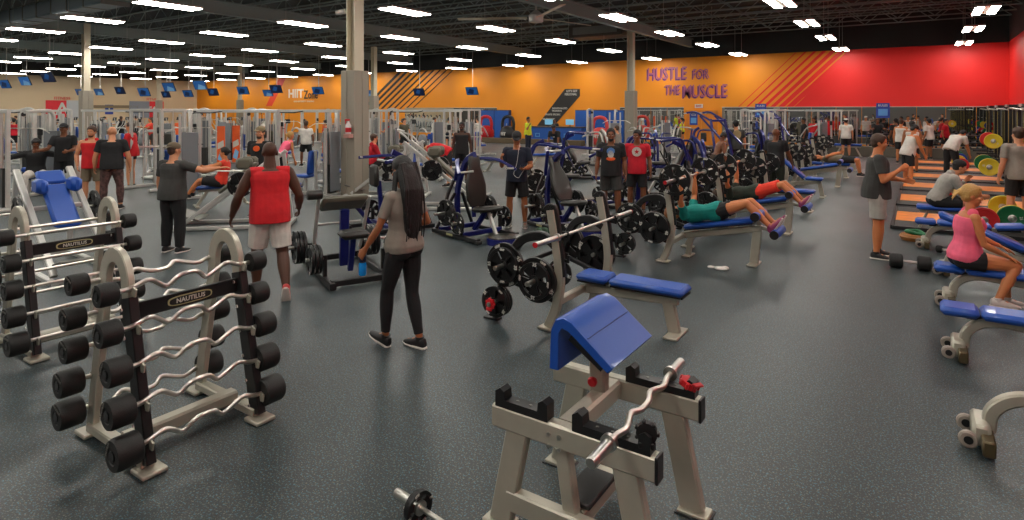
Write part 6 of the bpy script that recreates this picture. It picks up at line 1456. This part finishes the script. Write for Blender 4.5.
for px, Y, f, tp, sk, lb, hr_ in ((912, 21.0, 10, ('tank', 'white'), 'mid', 'man in white tank top standing behind the bending one', ('short', 'black')), (901, 25, -20, ('tank', 'white'), 'tan', 'distant man in white tank top near the kerb', ('short', 'brown')), (896, 28, 40, ('tee', 'black'), 'brown', 'distant man in black t-shirt near the blue notice', ('short', 'black')),
        (929, 27, 60, ('tee', 'white'), 'mid', 'distant man in white t-shirt between the platforms', ('short', 'black')), (846, 28, 10, ('tee', 'white'), 'light', 'man in white t-shirt and white cap standing by the grey kerb', ('short', 'black')), (814, 31, 150, ('tee', 'red'), 'mid', 'distant person in red t-shirt before the mirror', ('short', 'black')), (804, 30, 100, ('tee', 'black'), 'brown', 'distant person in black t-shirt before the mirror', ('short', 'black')), (826, 32, 200, ('tee', 'red'), 'mid', 'second distant person in red t-shirt before the mirror', ('short', 'brown')),
        ):
    x, y = PD(px, Y); y = min(y, 37.2); x = min(x, 3.0); person(lb, (x, y), f, 1.78, 'm', 1.08, sk, dict(), tp, ('shorts', 'black'), SHB, hr_, .02, hat=(mat('white_cap', (215, 212, 205), .7), False) if px == 846 else None)
x, y = PD(951, 19.3); person('man in white t-shirt bending over a green plate', (x, y), -35, 1.78, 'm', 1.08, 'tan', dict(tor=(0, .7, 1), che=(0, .9, .7), neck=(0, .8, .4), look=(0, .6, -.8), thL=(-.15, .1, -1), thR=(.15, .1, -1), uaL=(-.1, .3, -1), uaR=(.1, .3, -1)), ('tee', 'white'), ('pants', 'black'), SHB, ('short', 'black'), .014)
x, y = PD(1019, 11.3); person('person in grey top and black shorts standing at the frame edge', (x, y), 30, 1.84, 'm', 1.08, 'light', dict(), ('tee', 'grey'), ('shorts', 'black'), SHW, ('short', 'brown'), .012)
# --- small people among the machines at the back
PSZ = T('person', 'person'); PSZ.b2 = (-.3, .3, -.3, .3)
bgp = [(14, 30, 'dred', 'black', 'light', 'frame edge'), (17, 44, 'red', 'black', 'light', 'black plates'), (44, 46, 'black', 'navy', 'brown', 'lat machine'), (54, 46, 'grey', 'black', 'light', 'red poster'), (103, 38, 'blue', 'black', 'tan', 'blue notice'), (121, 40, 'black', 'black', 'brown', 'elliptical rank'), (136, 42, 'grey', 'navy', 'light', 'grey board'), (152, 33, 'orange', 'black', 'tan', 'smith machine'), (200, 30, 'red', 'black', 'mid', 'orange corner'), (207, 34, 'blue', 'charcoal', 'light', 'orange banner'), (226, 32, 'lgrey', 'blue', 'light', 'distant post'), (306, 24, 'white', 'black', 'brown', 'long cable bar'), (334, 24, 'red', 'charcoal', 'light', 'blue machine pads'), (392, 27, 'dred', 'black', 'light', 'thin post'), (404, 30, 'olive', 'black', 'light', 'black stripes'), (434, 33, 'white', 'black', 'tan', 'mirror edge'), (449, 34, 'lgrey', 'navy', 'light', 'mirror middle'), (478, 33, 'white', 'pink', 'light', 'red kettlebell display'), (762, 27, 'black', 'charcoal', 'brown', 'crossing blue arms'), (877, 30, 'black', 'black', 'brown', 'blue notice on the mirror'), (945, 31, 'dred', 'black', 'mid', 'third platform'), (66, 34, 'white', 'charcoal', 'light', 'grey based post')]
for i, (px, Y, c1, c2, sk, wh) in enumerate(bgp):
    q_ = free_spot(PSZ, px, Y, 0, [(s_*k*.4, dp) for k in range(8) for s_ in (1, -1) for dp in (0, 4, -4, 8, -8)]) or PD(px, Y); x, y = q_; y = min(y, 37.0)
    po = [dict(), dict(tor=(0, .3, 1), uaL=(-.2, .7, -.6), faL=(0, 1, .2), uaR=(.2, .7, -.6), faR=(0, 1, .2)), dict(thL=(-.1, .3, -1), thR=(.1, -.2, -1), uaL=(-.2, .4, -1), uaR=(.2, -.3, -1))][i % 3]
    person('distant %s exerciser in %s by the %s' % (['standing', 'reaching', 'striding'][i % 3], {'dred': 'crimson', 'lgrey': 'pale grey'}.get(c1, c1), wh), (x, y), (i*67) % 360, 1.76, 'm' if i % 3 else 'f', 1.05, sk, po, ('tee', c1), ('shorts', c2), SHB, ('short', ['black', 'brown'][i % 2]), .026)
